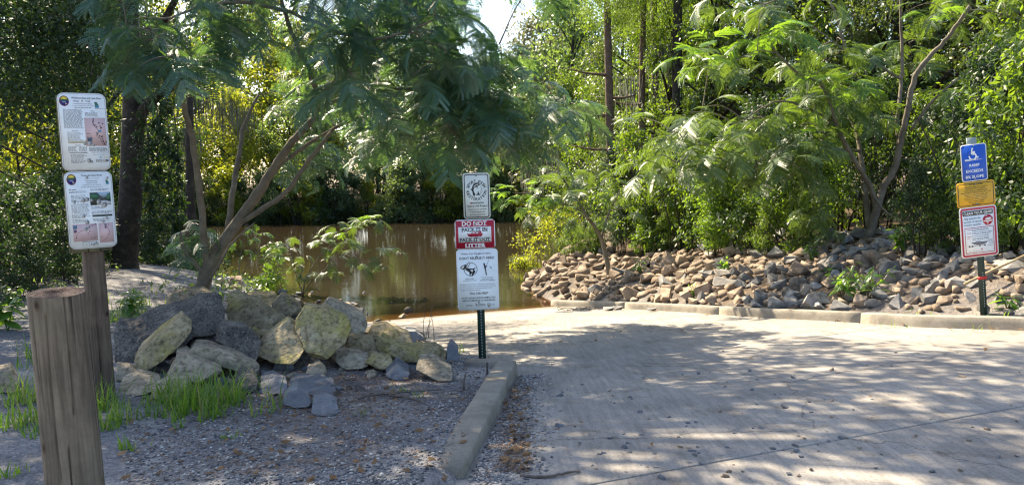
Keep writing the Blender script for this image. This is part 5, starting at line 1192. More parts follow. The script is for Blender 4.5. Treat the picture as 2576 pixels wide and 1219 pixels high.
m_rip_tan = mineral('tan_riprap', [(0.28, (0.16, 0.115, 0.078)), (0.5, (0.29, 0.22, 0.16)), (0.72, (0.42, 0.335, 0.25))], 3, 0.5, 14, 0.9, spots=[((0.12, 0.09, 0.065), 2.2, 0.62)], rnd=0.3)
m_rip_grey = mineral('grey_riprap', [(0.28, (0.11, 0.106, 0.103)), (0.5, (0.235, 0.224, 0.212)), (0.72, (0.39, 0.37, 0.34))], 3.5, 0.6, 14, 0.88, spots=[((0.09, 0.075, 0.06), 2.5, 0.62), ((0.36, 0.27, 0.18), 2.1, 0.60)], rnd=0.35)
m_gravel = mineral('mixed_gravel', [(0.25, (0.07, 0.075, 0.085)), (0.5, (0.19, 0.185, 0.185)), (0.75, (0.36, 0.34, 0.315))], 60, 0.2, 60, 0.9)
def hull_rock(seed, n=15, flat_=0.7, bev=0.05, sub=True):
    r = np.random.default_rng(seed)
    bm = bmesh.new()
    P = r.uniform(-1, 1, (n * 3, 3)); P = P[np.abs(P).max(1) > 0.45][:n]
    P = P / (np.sum(np.abs(P) ** 3.5, 1) ** (1 / 3.5))[:, None] * r.uniform(0.8, 1.0, (len(P), 1))
    for p in P: bm.verts.new((p[0] * 0.5, p[1] * 0.5 * r.uniform(.9, 1), p[2] * 0.5 * flat_))
    res = bmesh.ops.convex_hull(bm, input=bm.verts)
    bmesh.ops.delete(bm, geom=list({g for g in res['geom_interior'] + res['geom_unused'] if isinstance(g, bmesh.types.BMVert)}), context='VERTS')
    bmesh.ops.dissolve_limit(bm, angle_limit=0.2, verts=bm.verts, edges=bm.edges)
    if bev: bmesh.ops.bevel(bm, geom=list(bm.edges), offset=bev * 0.5, segments=1, affect='EDGES', clamp_overlap=True)
    bmesh.ops.recalc_face_normals(bm, faces=bm.faces)
    me = bpy.data.meshes.new('rock'); bm.to_mesh(me); bm.free(); return me
def chunk(seed, cuts=4, rough=0.02, bend=0.0, thick=1.0):
    """a broken piece of cast concrete: a block with sheared corners and a rough, pitted surface (unit size)"""
    r = np.random.default_rng(seed); bm = bmesh.new()
    bmesh.ops.create_cube(bm, size=1.0)
    for v in bm.verts: v.co += Vector(r.uniform(-0.10, 0.10, 3))
    for i in range(cuts):
        c = Vector((r.choice([-1, 1]) * r.uniform(.5, 1), r.choice([-1, 1]) * r.uniform(.5, 1), r.uniform(-.7, .7))).normalized()
        res = bmesh.ops.bisect_plane(bm, geom=bm.verts[:] + bm.edges[:] + bm.faces[:], plane_co=c * r.uniform(0.36, 0.50), plane_no=c, clear_outer=True)
        e = [g for g in res['geom_cut'] if isinstance(g, bmesh.types.BMEdge)]
        if e: bmesh.ops.holes_fill(bm, edges=e)
    bmesh.ops.bevel(bm, geom=list(bm.edges), offset=0.028, segments=2, affect='EDGES', clamp_overlap=True)
    bmesh.ops.triangulate(bm, faces=bm.faces[:])
    for it in range(4):
        long_ = [e for e in bm.edges if e.calc_length() > 0.10]
        if not long_: break
        bmesh.ops.subdivide_edges(bm, edges=long_, cuts=1, use_grid_fill=False); bmesh.ops.triangulate(bm, faces=bm.faces[:])
    bm.normal_update(); sd = Vector((seed * 3.1, seed * 1.7, 0))
    for v in bm.verts:
        n_ = mnoise.fractal(v.co * 3.0 + sd, 1.0, 2.0, 4) * rough * 1.6 + mnoise.fractal(v.co * 11 + sd, 1.0, 2.0, 3) * rough * 1.0
        v.co += v.normal * n_
        if bend: v.co.z += bend * ((v.co.x * 2) ** 2 - .4)
    bmesh.ops.recalc_face_normals(bm, faces=bm.faces)
    me = bpy.data.meshes.new('concrete_chunk'); bm.to_mesh(me); bm.free(); return me
ROCKS = {}
def rock_set(mat, count, seed, **k):
    out = []
    for i in range(count):
        me = hull_rock(seed + i, **k); me.materials.append(mat); out.append(me)
    return out
rr = np.random.default_rng(31)
# the pile of broken concrete: the outline each piece shows, its thickness (m), how far its top leans back (m), material, label
MO, DK, PA, BL_, TN = m_mossy, m_concrete_old, m_concrete_pale, m_blue_rock, m_rip_tan
def slab(poly, thick, lean, mat, label, fwd=0.12, rough=0.012, cat='concrete rubble', seed=[0]):
    poly = [(u * .5875, v * .5875 + 502.8) for u, v in poly]
    ys = [y for _, y in poly]; xs = [x for x, _ in poly]; yb, yt = max(ys), min(ys)
    d = depth_of(at(sum(xs) / len(xs), yb)) - fwd
    c = pt(sum(xs) / len(xs), sum(ys) / len(ys), d); seed[0] += 1; r = np.random.default_rng(4000 + seed[0])
    away = Vector((c.x, c.y, 0)).normalized()
    bm = bmesh.new(); n = len(poly)
    fr = [bm.verts.new(pt(x, y, d + lean * (yb - y) / (yb - yt) + r.normal(0, .012)) - c) for x, y in poly]
    bk = [bm.verts.new(v.co * .90 + away * thick * r.uniform(.85, 1.15) + Vector((0, 0, r.uniform(-.02, .06) * thick))) for v in fr]
    bm.faces.new(fr); bm.faces.new(bk[::-1])
    for i in range(n): bm.faces.new((fr[(i+1) % n], fr[i], bk[i], bk[(i+1) % n]))
    bmesh.ops.recalc_face_normals(bm, faces=bm.faces)
    bmesh.ops.triangulate(bm, faces=bm.faces[:])
    size = (max(xs) - min(xs)) / FPX * d; hgt = (yb - yt) / FPX * d
    for k in range(3):                                       # sheared faces: mostly along the upper front edges
        a = r.uniform(-2.6, 2.6); nrm = (Vector((math.sin(a) * .7, 0, math.cos(a) * .9)) - away * r.uniform(.35, 1.1)).normalized()
        far_ = max(v.co.dot(nrm) for v in bm.verts)
        res = bmesh.ops.bisect_plane(bm, geom=bm.verts[:] + bm.edges[:] + bm.faces[:], plane_co=nrm * (far_ - min(size, hgt) * r.uniform(.06, .2)), plane_no=nrm, clear_outer=True)
        e = [g for g in res['geom_cut'] if isinstance(g, bmesh.types.BMEdge)]
        if e: bmesh.ops.holes_fill(bm, edges=e)
    bmesh.ops.dissolve_limit(bm, angle_limit=0.05, verts=bm.verts, edges=bm.edges)
    bmesh.ops.bevel(bm, geom=list(bm.edges), offset=0.008, segments=1, affect='EDGES', clamp_overlap=True)
    bmesh.ops.triangulate(bm, faces=bm.faces[:])
    for it in range(6):
        long_ = [e for e in bm.edges if e.calc_length() > 0.075]
        if not long_ or len(bm.faces) > 2600: break
        bmesh.ops.subdivide_edges(bm, edges=long_, cuts=1); bmesh.ops.triangulate(bm, faces=bm.faces[:])
    bm.normal_update(); sd = Vector((seed[0] * 3.1, seed[0] * 1.7, 0))
    for v in bm.verts:
        v.co += v.normal * (mnoise.fractal(v.co * 4.5 + sd, 1.0, 2.0, 4) * rough * 0.8 + mnoise.fractal(v.co * 18 + sd, 1.0, 2.0, 3) * rough * .7)
        pit = mnoise.noise(v.co * 9 + sd * 2); v.co -= v.normal * max(0, pit - .35) * rough * 2.5
    bmesh.ops.recalc_face_normals(bm, faces=bm.faces)
    nm = 'concrete_chunk' if cat == 'concrete rubble' else 'stone'
    me = bpy.data.meshes.new(nm); bm.to_mesh(me); bm.free(); me.materials.append(mat)
    o = link(nm, me); o.location = c
    return tag(o, label, cat, 'broken concrete pile')
slab([(480,545),(560,540),(640,490),(830,450),(880,415),(960,415),(972,470),(965,575),(830,590),(760,650),(590,700),(545,725),(490,720)], .55, .30, DK, 'long black rough beam of broken concrete along the back of the pile', -.25, .022)
slab([(570,700),(600,655),(690,570),(795,497),(825,515),(820,575),(760,640),(660,720),(600,757),(570,745)], .5, .28, MO, 'slanting mossy concrete slab leaning left on the front of the pile', .15)
slab([(970,405),(1010,395),(1130,455),(1237,510),(1225,540),(1110,560),(1110,600),(1060,600),(975,525)], .4, .35, MO, 'big mossy concrete slab with a cracked face near the top of the pile', .05)
slab([(1050,412),(1110,405),(1185,403),(1190,420),(1150,465),(1110,455)], .4, .25, MO, 'small flat mossy slab lying topmost at the back of the pile', .05)
slab([(1165,447),(1210,402),(1290,450),(1297,478),(1240,505),(1165,475)], .35, .25, MO, 'yellow mossy block beside the topmost flat slab', .1)
slab([(920,560),(945,537),(1060,550),(1120,605),(1095,692),(1010,687),(945,652),(918,615)], .35, .12, DK, 'squarish grey-brown concrete block in the middle of the pile', .3)
slab([(805,628),(820,580),(900,562),(912,590),(908,645),(870,640)], .3, .1, DK, 'small dark wedge of concrete between the slanting slab and the square block', .2)
slab([(803,652),(825,630),(900,635),(1000,670),(1110,705),(1105,735),(1040,740),(900,698),(820,672)], .4, .05, PA, 'flat speckled concrete slab sloping down to the right', .25)
slab([(705,787),(750,700),(755,660),(800,657),(870,690),(960,745),(930,770),(830,778),(760,802),(720,802)], .45, .3, PA, 'pale pitted concrete lump at the foot of the pile, left side', .1)
slab([(1090,665),(1130,605),(1240,510),(1290,560),(1305,640),(1260,717),(1180,707),(1140,682)], .45, .5, MO, 'broad mossy slab leaning against the yellow boulder', .25)
slab([(1268,510),(1300,460),(1370,470),(1400,465),(1500,520),(1510,560),(1480,625),(1400,692),(1320,692),(1295,610),(1265,560)], .4, .35, MO, 'largest yellow mossy concrete block on the right of the pile', .4)
slab([(1385,440),(1400,430),(1560,500),(1578,545),(1545,592),(1490,610),(1505,540),(1440,475)], .5, .3, PA, 'pale slab sloping down behind the largest yellow block', .2)
slab([(1565,590),(1590,545),(1640,535),(1760,590),(1778,630),(1720,635),(1620,610)], .4, .3, MO, 'mossy slab sloping away on the far right of the pile', .1)
slab([(1485,642),(1490,595),(1540,590),(1605,605),(1622,662),(1560,668)], .35, .12, MO, 'mossy block between the largest yellow block and the curved slab', .25)
slab([(1600,620),(1625,588),(1700,628),(1790,646),(1880,628),(1912,650),(1905,687),(1850,697),(1740,692),(1660,677),(1615,652)], .3, .05, MO, 'curved mossy slab like a shallow trough propped on the right of the pile', .3)
slab([(1602,622),(1626,590),(1700,622),(1790,634),(1870,628),(1790,655),(1700,645)], .12, .2, DK, 'charred piece of wood lying in the hollow of the curved slab', .40)
slab([(1775,742),(1790,700),(1860,692),(1940,745),(1935,772),(1850,777)], .4, .25, PA, 'pale boulder holding up the right end of the curved slab', .08)
slab([(1645,757),(1700,700),(1757,745),(1750,772),(1680,770)], .3, .2, BL_, 'blue-grey triangular stone below the curved slab', .05, .012, 'stone')
slab([(1415,692),(1430,660),(1520,655),(1585,685),(1570,722),(1480,727)], .35, .2, PA, 'greyish flat rubble stone below the largest yellow block', .08)
slab([(1560,702),(1590,660),(1680,685),(1682,712),(1620,732)], .3, .15, MO, 'olive stone under the left end of the curved slab', .12)
slab([(1915,690),(1912,640),(1930,615),(1965,650),(1968,690)], .3, .1, BL_, 'upright blue-grey stone at the right tip of the pile', .05, .012, 'stone')
slab([(1720,600),(1735,560),(1780,560),(1815,590),(1800,620)], .3, .1, BL_, 'blue-grey stone behind the curved slab', .02, .012, 'stone')
slab([(1305,772),(1315,725),(1370,705),(1402,740),(1395,770)], .25, .15, PA, 'tan angular stone standing alone before the pile', .03)
slab([(1103,832),(1115,785),(1170,766),(1232,795),(1220,832)], .35, .25, BL_, 'smooth blue stone in front of the pile, left of two', .03, .012, 'stone')
slab([(1208,872),(1240,825),(1275,810),(1332,860),(1320,884),(1250,888)], .3, .2, BL_, 'pointed blue-grey boulder nearest the gravel', .03, .012, 'stone')
slab([(1333,908),(1340,880),(1400,876),(1452,905),(1430,924),(1360,928)], .35, .25, BL_, 'low dark blue stone sunk in the gravel', .02, .012, 'stone')
slab([(1230,824),(1260,798),(1380,803),(1442,825),(1400,844),(1300,840)], .45, .3, BL_, 'long flat blue-grey stone behind the pointed boulder', .02, .012, 'stone')
slab([(1000,795),(1030,745),(1085,740),(1107,775),(1090,824),(1020,829)], .3, .15, DK, 'dark brown rough stone behind the grass', .05)
slab([(497,774),(500,720),(560,715),(582,740),(560,776)], .3, .1, PA, 'small pale lump at the left foot of the pile beside the timber post', .05)
slab([(513,804),(590,755),(700,795),(640,834),(520,839)], .4, .3, PA, 'pale flat stone at the foot of the timber post', .02)
slab([(640,854),(730,800),(790,778),(822,790),(740,854),(680,874)], .4, .3, PA, 'light flat stone half hidden in the grass', .03)
slab([(703,460),(720,410),(780,388),(880,388),(922,412),(835,446),(760,460)], .6, .3, PA, 'pale grey boulder at the foot of the left mimosa trunk', .1)
slab([(-6,735),(50,728),(80,765),(78,824),(-6,834)], .4, .15, PA, 'grey cut stone at the left edge behind the bollard', .03, .01)
slab([(1440,470),(1450,450),(1500,450),(1525,475),(1515,495)], .4, .1, TN, 'brown stone at the water edge behind the pale slab', .02, .012, 'stone')
slab([(975,355),(990,330),(1035,332),(1045,365),(1000,372)], .4, .1, TN, 'orange-brown stone on the shore behind the mimosa trunk', .02, .012, 'stone')
PZ = [(480, 'at the left end'), (660, 'left of the middle'), (830, 'in the middle'), (990, 'right of the middle'), (9999, 'at the right end')]
# middling slabs that fill the pile
for k in range(44):
    px, py = rr.uniform(340, 1110), rr.uniform(775, 930)
    if not (py > 760 + abs(px - 720) * .16 and py < 965 - abs(px - 700) * .06): continue
    g_ = at(px, py); sz = rr.uniform(.13, .26)
    mat = (m_mossy, m_concrete_pale, m_concrete_old, m_concrete_pale)[k % 4]
    me = chunk(300 + k, 3 + k % 2, .025); me.transform(Matrix.Diagonal((sz * rr.uniform(.9, 1.5), sz * rr.uniform(.7, 1), sz * rr.uniform(.28, .6), 1))); me.materials.append(mat)
    o = link('concrete_chunk', me); o.location = g_ + Vector((0, 0, sz * .18)); o.rotation_euler = (rr.uniform(-.6, .6), rr.uniform(-.6, .6), rr.uniform(0, 6.3))
    w_ = {m_mossy: 'mossy', m_concrete_pale: 'pale', m_concrete_old: 'dark'}[mat]; v_ = 'in front' if py > 900 else 'towards the back' if py < 830 else 'midway'
    tag(o, 'middling %s slab wedged %s of the concrete pile, %s' % (w_, zone(px, PZ), v_), 'concrete rubble', 'middling %s slabs %s, %s' % (w_, zone(px, PZ), v_))
# smaller pieces wedged among and around them
fill = {k: rock_set(m_, 5, 600 + 10 * j, n=15, flat_=.75) for j, (k, m_) in enumerate((('dark', m_concrete_old), ('pale', m_concrete_pale), ('blue', m_blue_rock)))}
cnt = 0
while cnt < 120:
    px, py = rr.uniform(300, 1180), rr.uniform(735, 1010)
    inside = 300 + max(0, (850 - py) * .6) < px < 1150 - max(0, (900 - py)) * .9 and py < 905 + 75 * math.sin((px - 280) / 900 * math.pi) + 20
    if not inside: continue
    g_ = at(px, py); d = depth_of(g_); sz = rr.uniform(0.06, 0.2) * (1.3 if 760 < py < 930 else .75)
    kk = ('dark', 'pale', 'blue')[int(rr.integers(3))]
    o = link('rubble_stone', fill[kk][int(rr.integers(5))]); o.location = g_ + Vector((0, 0, sz * .1)); o.scale = (sz, sz * rr.uniform(.7, 1.1), sz * rr.uniform(.6, 1)); o.rotation_euler = rr.uniform(-.5, .5, 3); o.rotation_euler.z = rr.uniform(0, 6.3)
    tag(o, 'small %s rubble stone %s of the concrete pile, %s' % ({'dark': 'dark rough', 'pale': 'pale', 'blue': 'blue-grey'}[kk], zone(px, PZ), 'in front' if py > 900 else 'towards the back' if py < 820 else 'midway'), 'stone', 'rubble of the concrete pile: %s %s %s' % (kk, zone(px, PZ), 'front' if py > 900 else 'back' if py < 820 else 'middle'))
    cnt += 1
# shore stones left, between the mimosa and the water
for k in range(46):
    px = rr.uniform(540, 900); py = 700 + (px - 540) * .22 + rr.uniform(-12, 26)
    g_ = at(px, py); sz = rr.uniform(.12, .38)
    o = link('shore_stone', fill[('pale', 'blue', 'pale')[k % 3]][k % 5]); o.location = g_ + Vector((0, 0, sz * .12)); o.scale = (sz, sz * .8, sz * .7); o.rotation_euler = (rr.uniform(-.4, .4), rr.uniform(-.4, .4), rr.uniform(0, 6.3))
    tag(o, ('big ' if sz > .28 else 'small ' if sz < .19 else '') + ('blue-grey' if k % 3 == 1 else 'pale grey') + ' stone on the left shore, ' + zone(px, [(650, 'just right of the mimosa trunk'), (760, 'left of the young mimosa'), (999, 'right of the young mimosa')]), 'stone', 'stones along the left shore %d %d %d' % (sz > .28, sz < .19, sum(px > q for q in (650, 760)) + 3 * (k % 3 == 1)))

# riprap on the right bank ------------------------------------------------
TAN = rock_set(m_rip_tan, 9, 700, n=10, flat_=.72, bev=.022); GREY = rock_set(m_rip_grey, 9, 720, n=10, flat_=.75, bev=.02)
KRs = smooth_path([(p[0], p[1], 0) for p in KR_ALL[1:]], 10)[:, :2]
sg = np.concatenate([[0], np.cumsum(np.hypot(*np.diff(KRs, axis=0).T))])
cands = []
def add_rip(x, y, sz):
    z = hz(x, y)
    if z < WATER_Z - .12: return
    v = CAM_M.transposed() @ (Vector((x, y, z)) - Vector((0, 0, CAM_Z)))
    px = CXP + v.x / -v.z * FPX; py = CYP - v.y / -v.z * FPX
    if not (1300 < px < 2660): return
    cands.append((sz / -v.z, x, y, z, sz, px, py))
tries = 0; pts_ = []
while len(cands) < 880 and tries < 40000:
    tries += 1
    s_ = rr.uniform(0, sg[-1]); k = min(len(KRs) - 2, np.searchsorted(sg, s_)); k = max(0, k - 1)
    a, b_ = KRs[k], KRs[k + 1]; t_ = (b_ - a) / (np.linalg.norm(b_ - a) + 1e-9); nrm = np.array([-t_[1], t_[0]])
    u = s_ / sg[-1]; lo = 0.30 + 0.75 * sstep(0.38, 0.6, u) ; hi = 5.4
    dk = lo + (hi - lo) * rr.random() ** 1.15
    if u > 0.45 and dk < 1.2 and rr.random() < 0.72: dk = rr.uniform(.35, 1.4)
    p = a + (b_ - a) * rr.random() + nrm * dk
    sz = rr.uniform(0.13, 0.30) + 0.28 * rr.random() ** 3
    if u > 0.45 and dk < 1.3: sz *= 0.7
    md = 0.40 * sz + 0.05
    if any(abs(q[0] - p[0]) < md + .4 * q[2] and (q[0] - p[0]) ** 2 + (q[1] - p[1]) ** 2 < (md * .55 + .26 * q[2]) ** 2 for q in pts_): continue
    n0 = len(cands); add_rip(p[0], p[1], sz)
    if len(cands) > n0: pts_.append((p[0], p[1], sz))
for _ in range(420):                                      # the tongue of stone running out to the water
    y = rr.uniform(19.0, 29); x = np.interp(y, SRY, SRX) + rr.uniform(-.1, 2.6)
    sz = rr.uniform(0.22, 0.48)
    if any((q[0] - x) ** 2 + (q[1] - y) ** 2 < (.16 * sz + .26 * q[2]) ** 2 for q in pts_): continue
    n0 = len(cands); add_rip(x, y, sz)
    if len(cands) > n0: pts_.append((x, y, sz))
cands.sort(reverse=True)
RIPZ = [(1440, 'at the tip by the water'), (1570, 'around the leaning sapling'), (1720, 'just right of the leaning sapling'), (1900, 'by the far half of the kerb'), (2050, 'just left of the leafy plant'), (2220, 'around the leafy plant'), (2330, 'just right of the leafy plant'), (2440, 'just left of the leaning sign post'), (9999, 'right of the leaning sign post')]
rest = MB()
def rock_arrays(me):
    V = np.zeros(len(me.vertices) * 3); me.vertices.foreach_get('co', V); return V.reshape(-1, 3), [tuple(p.vertices) for p in me.polygons]
RA = [rock_arrays(m_) for m_ in (hull_rock(760 + i, 12, .75, 0) for i in range(5))]
for k, (_, x, y, z, sz, px, py) in enumerate(cands):
    M = (Vector((x, y, z + sz * .14)), Euler((rr.uniform(-.5, .5), rr.uniform(-.5, .5), rr.uniform(0, 6.3))), (sz * rr.uniform(.85, 1.3), sz * rr.uniform(.65, 1), sz * rr.uniform(.75, 1.15)))
    if k < 300:
        tan = px < 1750 and rr.random() < .85 or rr.random() < .22
        o = link('riprap_rock', (TAN if tan else GREY)[int(rr.integers(9))]); o.location, o.rotation_euler, o.scale = M
        zz = zone(px, RIPZ); up_ = ', high on the bank' if py < 700 - (px < 1700) * 25 else ', low by the kerb' if py > 735 else ', halfway up'
        szw = 'big ' if sz > .42 else 'small ' if sz < .22 else ''
        lab = szw + ('tan' if tan else 'grey') + ' angular riprap rock ' + zz + up_; g_ = 'riprap: ' + lab
        tag(o, lab, 'rock', g_)
    else:
        V, F = RA[k % 5]; Vx = xform(V, Matrix.LocRotScale(M[0], M[1], Vector(M[2])))
        by = {}
        for f in F: by.setdefault(len(f), []).append(f)
        rest.add(Vx, *[np.array(f) for f in by.values()])
tag(rest.build('riprap', m_rip_tan), 'further small angular riprap rocks filling the right bank', 'rocks', None, 'stuff')
# ------------------------------------------------------------------ small plants, litter and loose things
rd = np.random.default_rng(77)
m_dryleaf = mineral('dry_brown_leaf', [(0.3, (0.11, 0.062, 0.032)), (0.7, (0.26, 0.155, 0.075))], 9, 0.3, 30, rnd=0.4)
m_straw = mineral('brown_pine_straw', [(0.3, (0.085, 0.05, 0.032)), (0.7, (0.20, 0.128, 0.082))], 9, 0.3, 30)
m_cane = mineral('bleached_cane', [(0.3, (0.28, 0.2, 0.11)), (0.7, (0.45, 0.35, 0.21))], 9, 0.3, 30)
m_weed = leafmat('weed_leaf', (0.03, 0.09, 0.015), (0.075, 0.17, 0.03), (0.34, 0.56, 0.03), 0.42, 0.35, 0.6, 2.0)
# gravel: a great many little stones on the left bank and in the gutter of the short kerb
def stones(P, S, rng):
    base = np.array([(1,0,0),(0,1,0),(-1,0,0),(0,-1,0),(0,0,.75),(0,0,-.75)], float)
    tri = np.array([(0,1,4),(1,2,4),(2,3,4),(3,0,4),(1,0,5),(2,1,5),(3,2,5),(0,3,5)])
    n = len(P)
    V = base[None] * rng.uniform(.6, 1.25, (n, 6, 3)) * (S[:, None, None] * np.stack([np.ones(n), rng.uniform(.6, 1, n), rng.uniform(.45, .8, n)], 1)[:, None, :])
    a = rng.uniform(0, 6.3, n); c, s = np.cos(a)[:, None], np.sin(a)[:, None]
    X = V[..., 0] * c - V[..., 1] * s; Y = V[..., 0] * s + V[..., 1] * c
    V = np.stack([X, Y, V[..., 2]], 2) + P[:, None, :]
    return V.reshape(-1, 3), (tri[None] + 6 * np.arange(n)[:, None, None]).reshape(-1, 3)
xs_ = []
while sum(len(a) for a in xs_) < 17000:
    y = 3.0 + 7.0 * rd.random(6000) ** 1.5; x = rd.uniform(-0.52, 0.08, 6000) * y * 1.0 - 0.05
    dl_, sl_, _, _ = poly_near(x, y, BL)
    keep = (sl_ > 0) & (dl_ > 0.16) & (rd.random(6000) < 0.25 + 0.6 * np.clip(bumps(x * 1.5, y * 1.5) + .4, 0, 1)) & ~((x < -2.4) & (y > 6.5))
    xs_.append(np.stack([x[keep], y[keep]], 1))
XY = np.concatenate(xs_)[:17000]
S_ = 0.0045 + 0.014 * rd.random(len(XY)) ** 2.4
gt = []
for _ in range(5200):                                     # the gutter
    k = int(rd.integers(len(KL) - 1)); a, b_ = KL[k], KL[k+1]; t_ = rd.random(); q = a + (b_ - a) * t_; ext = 0.02 + abs(rd.normal(0, 0.13)) * (1.5 - 0.14 * (q[1] - 4))
    if ext > .5: continue
    gt.append((q[0] + ext, q[1] - rd.uniform(0, .3) * (k == 0)))
gt = np.array(gt); XY = np.vstack([XY, gt]); S_ = np.concatenate([S_, 0.006 + 0.012 * rd.random(len(gt)) ** 1.8])
H_ = heights(XY[:, 0], XY[:, 1])
V, F = stones(np.column_stack([XY, H_ + S_ * .25]), S_, rd)
me = np_mesh('gravel', V, F, None)
m_gr, N, L, b = newmat('loose_gravel')
geo = N.new('ShaderNodeNewGeometry'); rg_ = ramp_node(N, [(0.0, (0.045, 0.047, 0.055)), (0.35, (0.13, 0.13, 0.14)), (0.6, (0.24, 0.23, 0.225)), (0.85, (0.36, 0.335, 0.30)), (1, (0.55, 0.52, 0.48))]); L.new(geo.outputs['Random Per Island'], rg_.inputs[0]); L.new(rg_.outputs[0], b.inputs['Base Color']); b.inputs['Roughness'].default_value = 0.85
me.materials.append(m_gr)
tag(link('gravel', me), 'loose grey gravel strewn over the left bank and in the kerb gutter', 'gravel', None, 'stuff')
# pebbles one by one on the ramp
PEB = []
for i in range(6):
    m_ = hull_rock(900 + i, 11, .7, 0); m_.materials.append(m_blue_rock if i % 3 else m_rip_tan); PEB.append(m_)
c_ = 0
while c_ < 170:
    px, py = rd.uniform(1215, 2570), 815 + 390 * rd.random() ** .7
    if px < 1310 + (1219 - py) * 0.05 and py > 940: continue
    if rd.random() > 0.35 + 0.65 * (py > 930) * (px < 2150): continue
    p = on_ramp(px, py)
    if poly_near(np.array([p.x]), np.array([p.y]), KR_ALL)[1][0] > 0: continue
    s = rd.uniform(0.010, 0.026) * (1.5 if rd.random() < .12 else 1)
    o = link('pebble', PEB[int(rd.integers(6))]); o.location = p + Vector((0, 0, s * .28)); o.scale = (s * 2, s * 1.6, s * 1.5); o.rotation_euler = (rd.uniform(-.3, .3), rd.uniform(-.3, .3), rd.uniform(0, 6.3))
    z_ = ('largish ' if s > .026 else 'small ') + 'pebble lying on the ramp, ' + zone(py, [(900, 'far part toward the water'), (990, 'level with the sign post'), (1080, 'middle of the near slab'), (9999, 'near the bottom edge')]) + zone(px, [(1480, ', close to the short kerb'), (1750, ', left half'), (2100, ', centre'), (9999, ', right part')]); tag(o, z_, 'pebble', 'pebbles on the ramp: ' + z_); c_ += 1
for (px, py, s, lab) in [(1531, 781, .26, 'grey stone on the ramp at the water end of the right kerb, leftmost of three'), (1554, 779, .24, 'grey stone at the foot of the right kerb, middle of three'), (1639, 783, .22, 'flat stone at the foot of the right kerb, rightmost of three')]:
    p = on_ramp(px, py); o = link('stone', GREY[2]); o.location = p + Vector((0, 0, .05)); o.scale = (s, s * .8, s * .7); tag(o, lab, 'stone')
# grass
def blades(centres, rng):
    P, A, L_, W_, B_ = [], [], [], [], []
    for (x, y, r, n, h) in centres:
        n = max(8, int(n * .42))
        q = rng.normal(0, r * .55, (n, 2)); P.append(np.column_stack([x + q[:, 0], y + q[:, 1]])); L_.append(1.15 * h * rng.uniform(.35, 1.25, n))
    P = np.concatenate(P); L_ = np.concatenate(L_); n = len(P); z = heights(P[:, 0], P[:, 1]); a = rng.uniform(0, 6.3, n); bend = rng.uniform(.15, .9, n); w = rng.uniform(.004, .010, n)
    d = np.stack([np.cos(a), np.sin(a)], 1); s = np.stack([-np.sin(a), np.cos(a)], 1); V = []
    for k, t in enumerate((0, .35, .7, 1.0)):
        rad = L_ * bend * t ** 1.8; hh = L_ * (t - .38 * bend * t ** 2.2)
        c = np.column_stack([P + d * rad[:, None], z - .01 + hh]); ww = w * (1 - t * .92)
        V += [c + np.column_stack([s * ww[:, None], np.zeros(n)]), c - np.column_stack([s * ww[:, None], np.zeros(n)])]
    V = np.stack(V, 1); k8 = np.arange(n)[:, None] * 8
    F = np.concatenate([k8 + np.array([[2*i, 2*i+1, 2*i+3, 2*i+2]]) for i in range(3)])
    return V.reshape(-1, 3), F
cen = []
def turf(px, py, r, n, h): p = at(px, py); cen.append((p.x, p.y, r, n, h))
for (px, py, r, n, h) in [(60, 1010, .16, 190, .26), (105, 1060, .16, 170, .24), (30, 1070, .14, 100, .2), (90, 1090, .12, 90, .16), (270, 1030, .12, 150, .27), (300, 1060, .12, 130, .22), (265, 1080, .10, 90, .2), (420, 1015, .16, 190, .26), (470, 1020, .18, 240, .3), (520, 1030, .17, 220, .28), (560, 1005, .15, 140, .3), (445, 1050, .12, 120, .2), (530, 1050, .12, 110, .2), (600, 1015, .13, 80, .33), (385, 1045, .1, 60, .18),
                          (330, 790, .25, 160, .22), (300, 810, .2, 120, .2), (355, 770, .22, 110, .2), (690, 1035, .07, 26, .32), (640, 1045, .06, 22, .22), (575, 1100, .09, 60, .06), (450, 1075, .06, 30, .12), (310, 1130, .06, 26, .12), (20, 1195, .08, 40, .14), (85, 900, .15, 60, .25), (80, 920, .2, 50, .18), (120, 950, .2, 60, .2), (340, 1130, .08, 24, .1), (1020, 985, .05, 20, .1), (1055, 1000, .05, 16, .08), (1150, 890, .07, 24, .14), (1165, 885, .06, 20, .16), (910, 1045, .05, 14, .09),
                          (2480, 805, .25, 60, .15), (2300, 805, .3, 60, .12), (560, 1010, .5, 50, .12), (200, 740, .6, 80, .2), (130, 760, .5, 70, .2), (240, 760, .5, 70, .2)]: turf(px, py, r, n, h)
V, F = blades(cen, rd)
tag(link('grass', np_mesh('grass', V, F, m_grass)), 'thin patches of bright grass round the bollard, the timber post and the concrete pile', 'grass', None, 'stuff')
# brown pine straw and twig litter
n = 7500
ctr = []
for _ in range(n):
    t_ = rd.random()
    if t_ < .45: px, py = rd.normal(900, 160), rd.normal(1010, 50)
    elif t_ < .62: px, py = rd.normal(700, 260), rd.uniform(1020, 1215)
    elif t_ < .70: px, py = rd.normal(1290, 26), rd.uniform(960, 1200)
    else: px, py = rd.uniform(1500, 2576), 0
    if py: 
        if not (300 < px < 1340 and 930 < py < 1218): continue
        d_ = ray(px, py); tt = (CAM_Z + 0.06 + .38 * sstep(1219, 900, py)) / -d_.z; ctr.append((d_.x * tt, d_.y * tt))
    else:
        s_ = rd.uniform(0, sg[-1]); k = min(len(KRs) - 2, np.searchsorted(sg, s_)); k = max(0, k - 1); a, b_ = KRs[k], KRs[k+1]; t2 = (b_ - a) / np.linalg.norm(b_ - a); q = a + np.array([-t2[1], t2[0]]) * rd.uniform(.2, 2.2); ctr.append((q[0], q[1]))
C_ = np.array(ctr); n = len(C_); a = rd.uniform(0, 6.3, n); ln = rd.uniform(.03, .13, n); w = rd.uniform(.001, .0028, n)
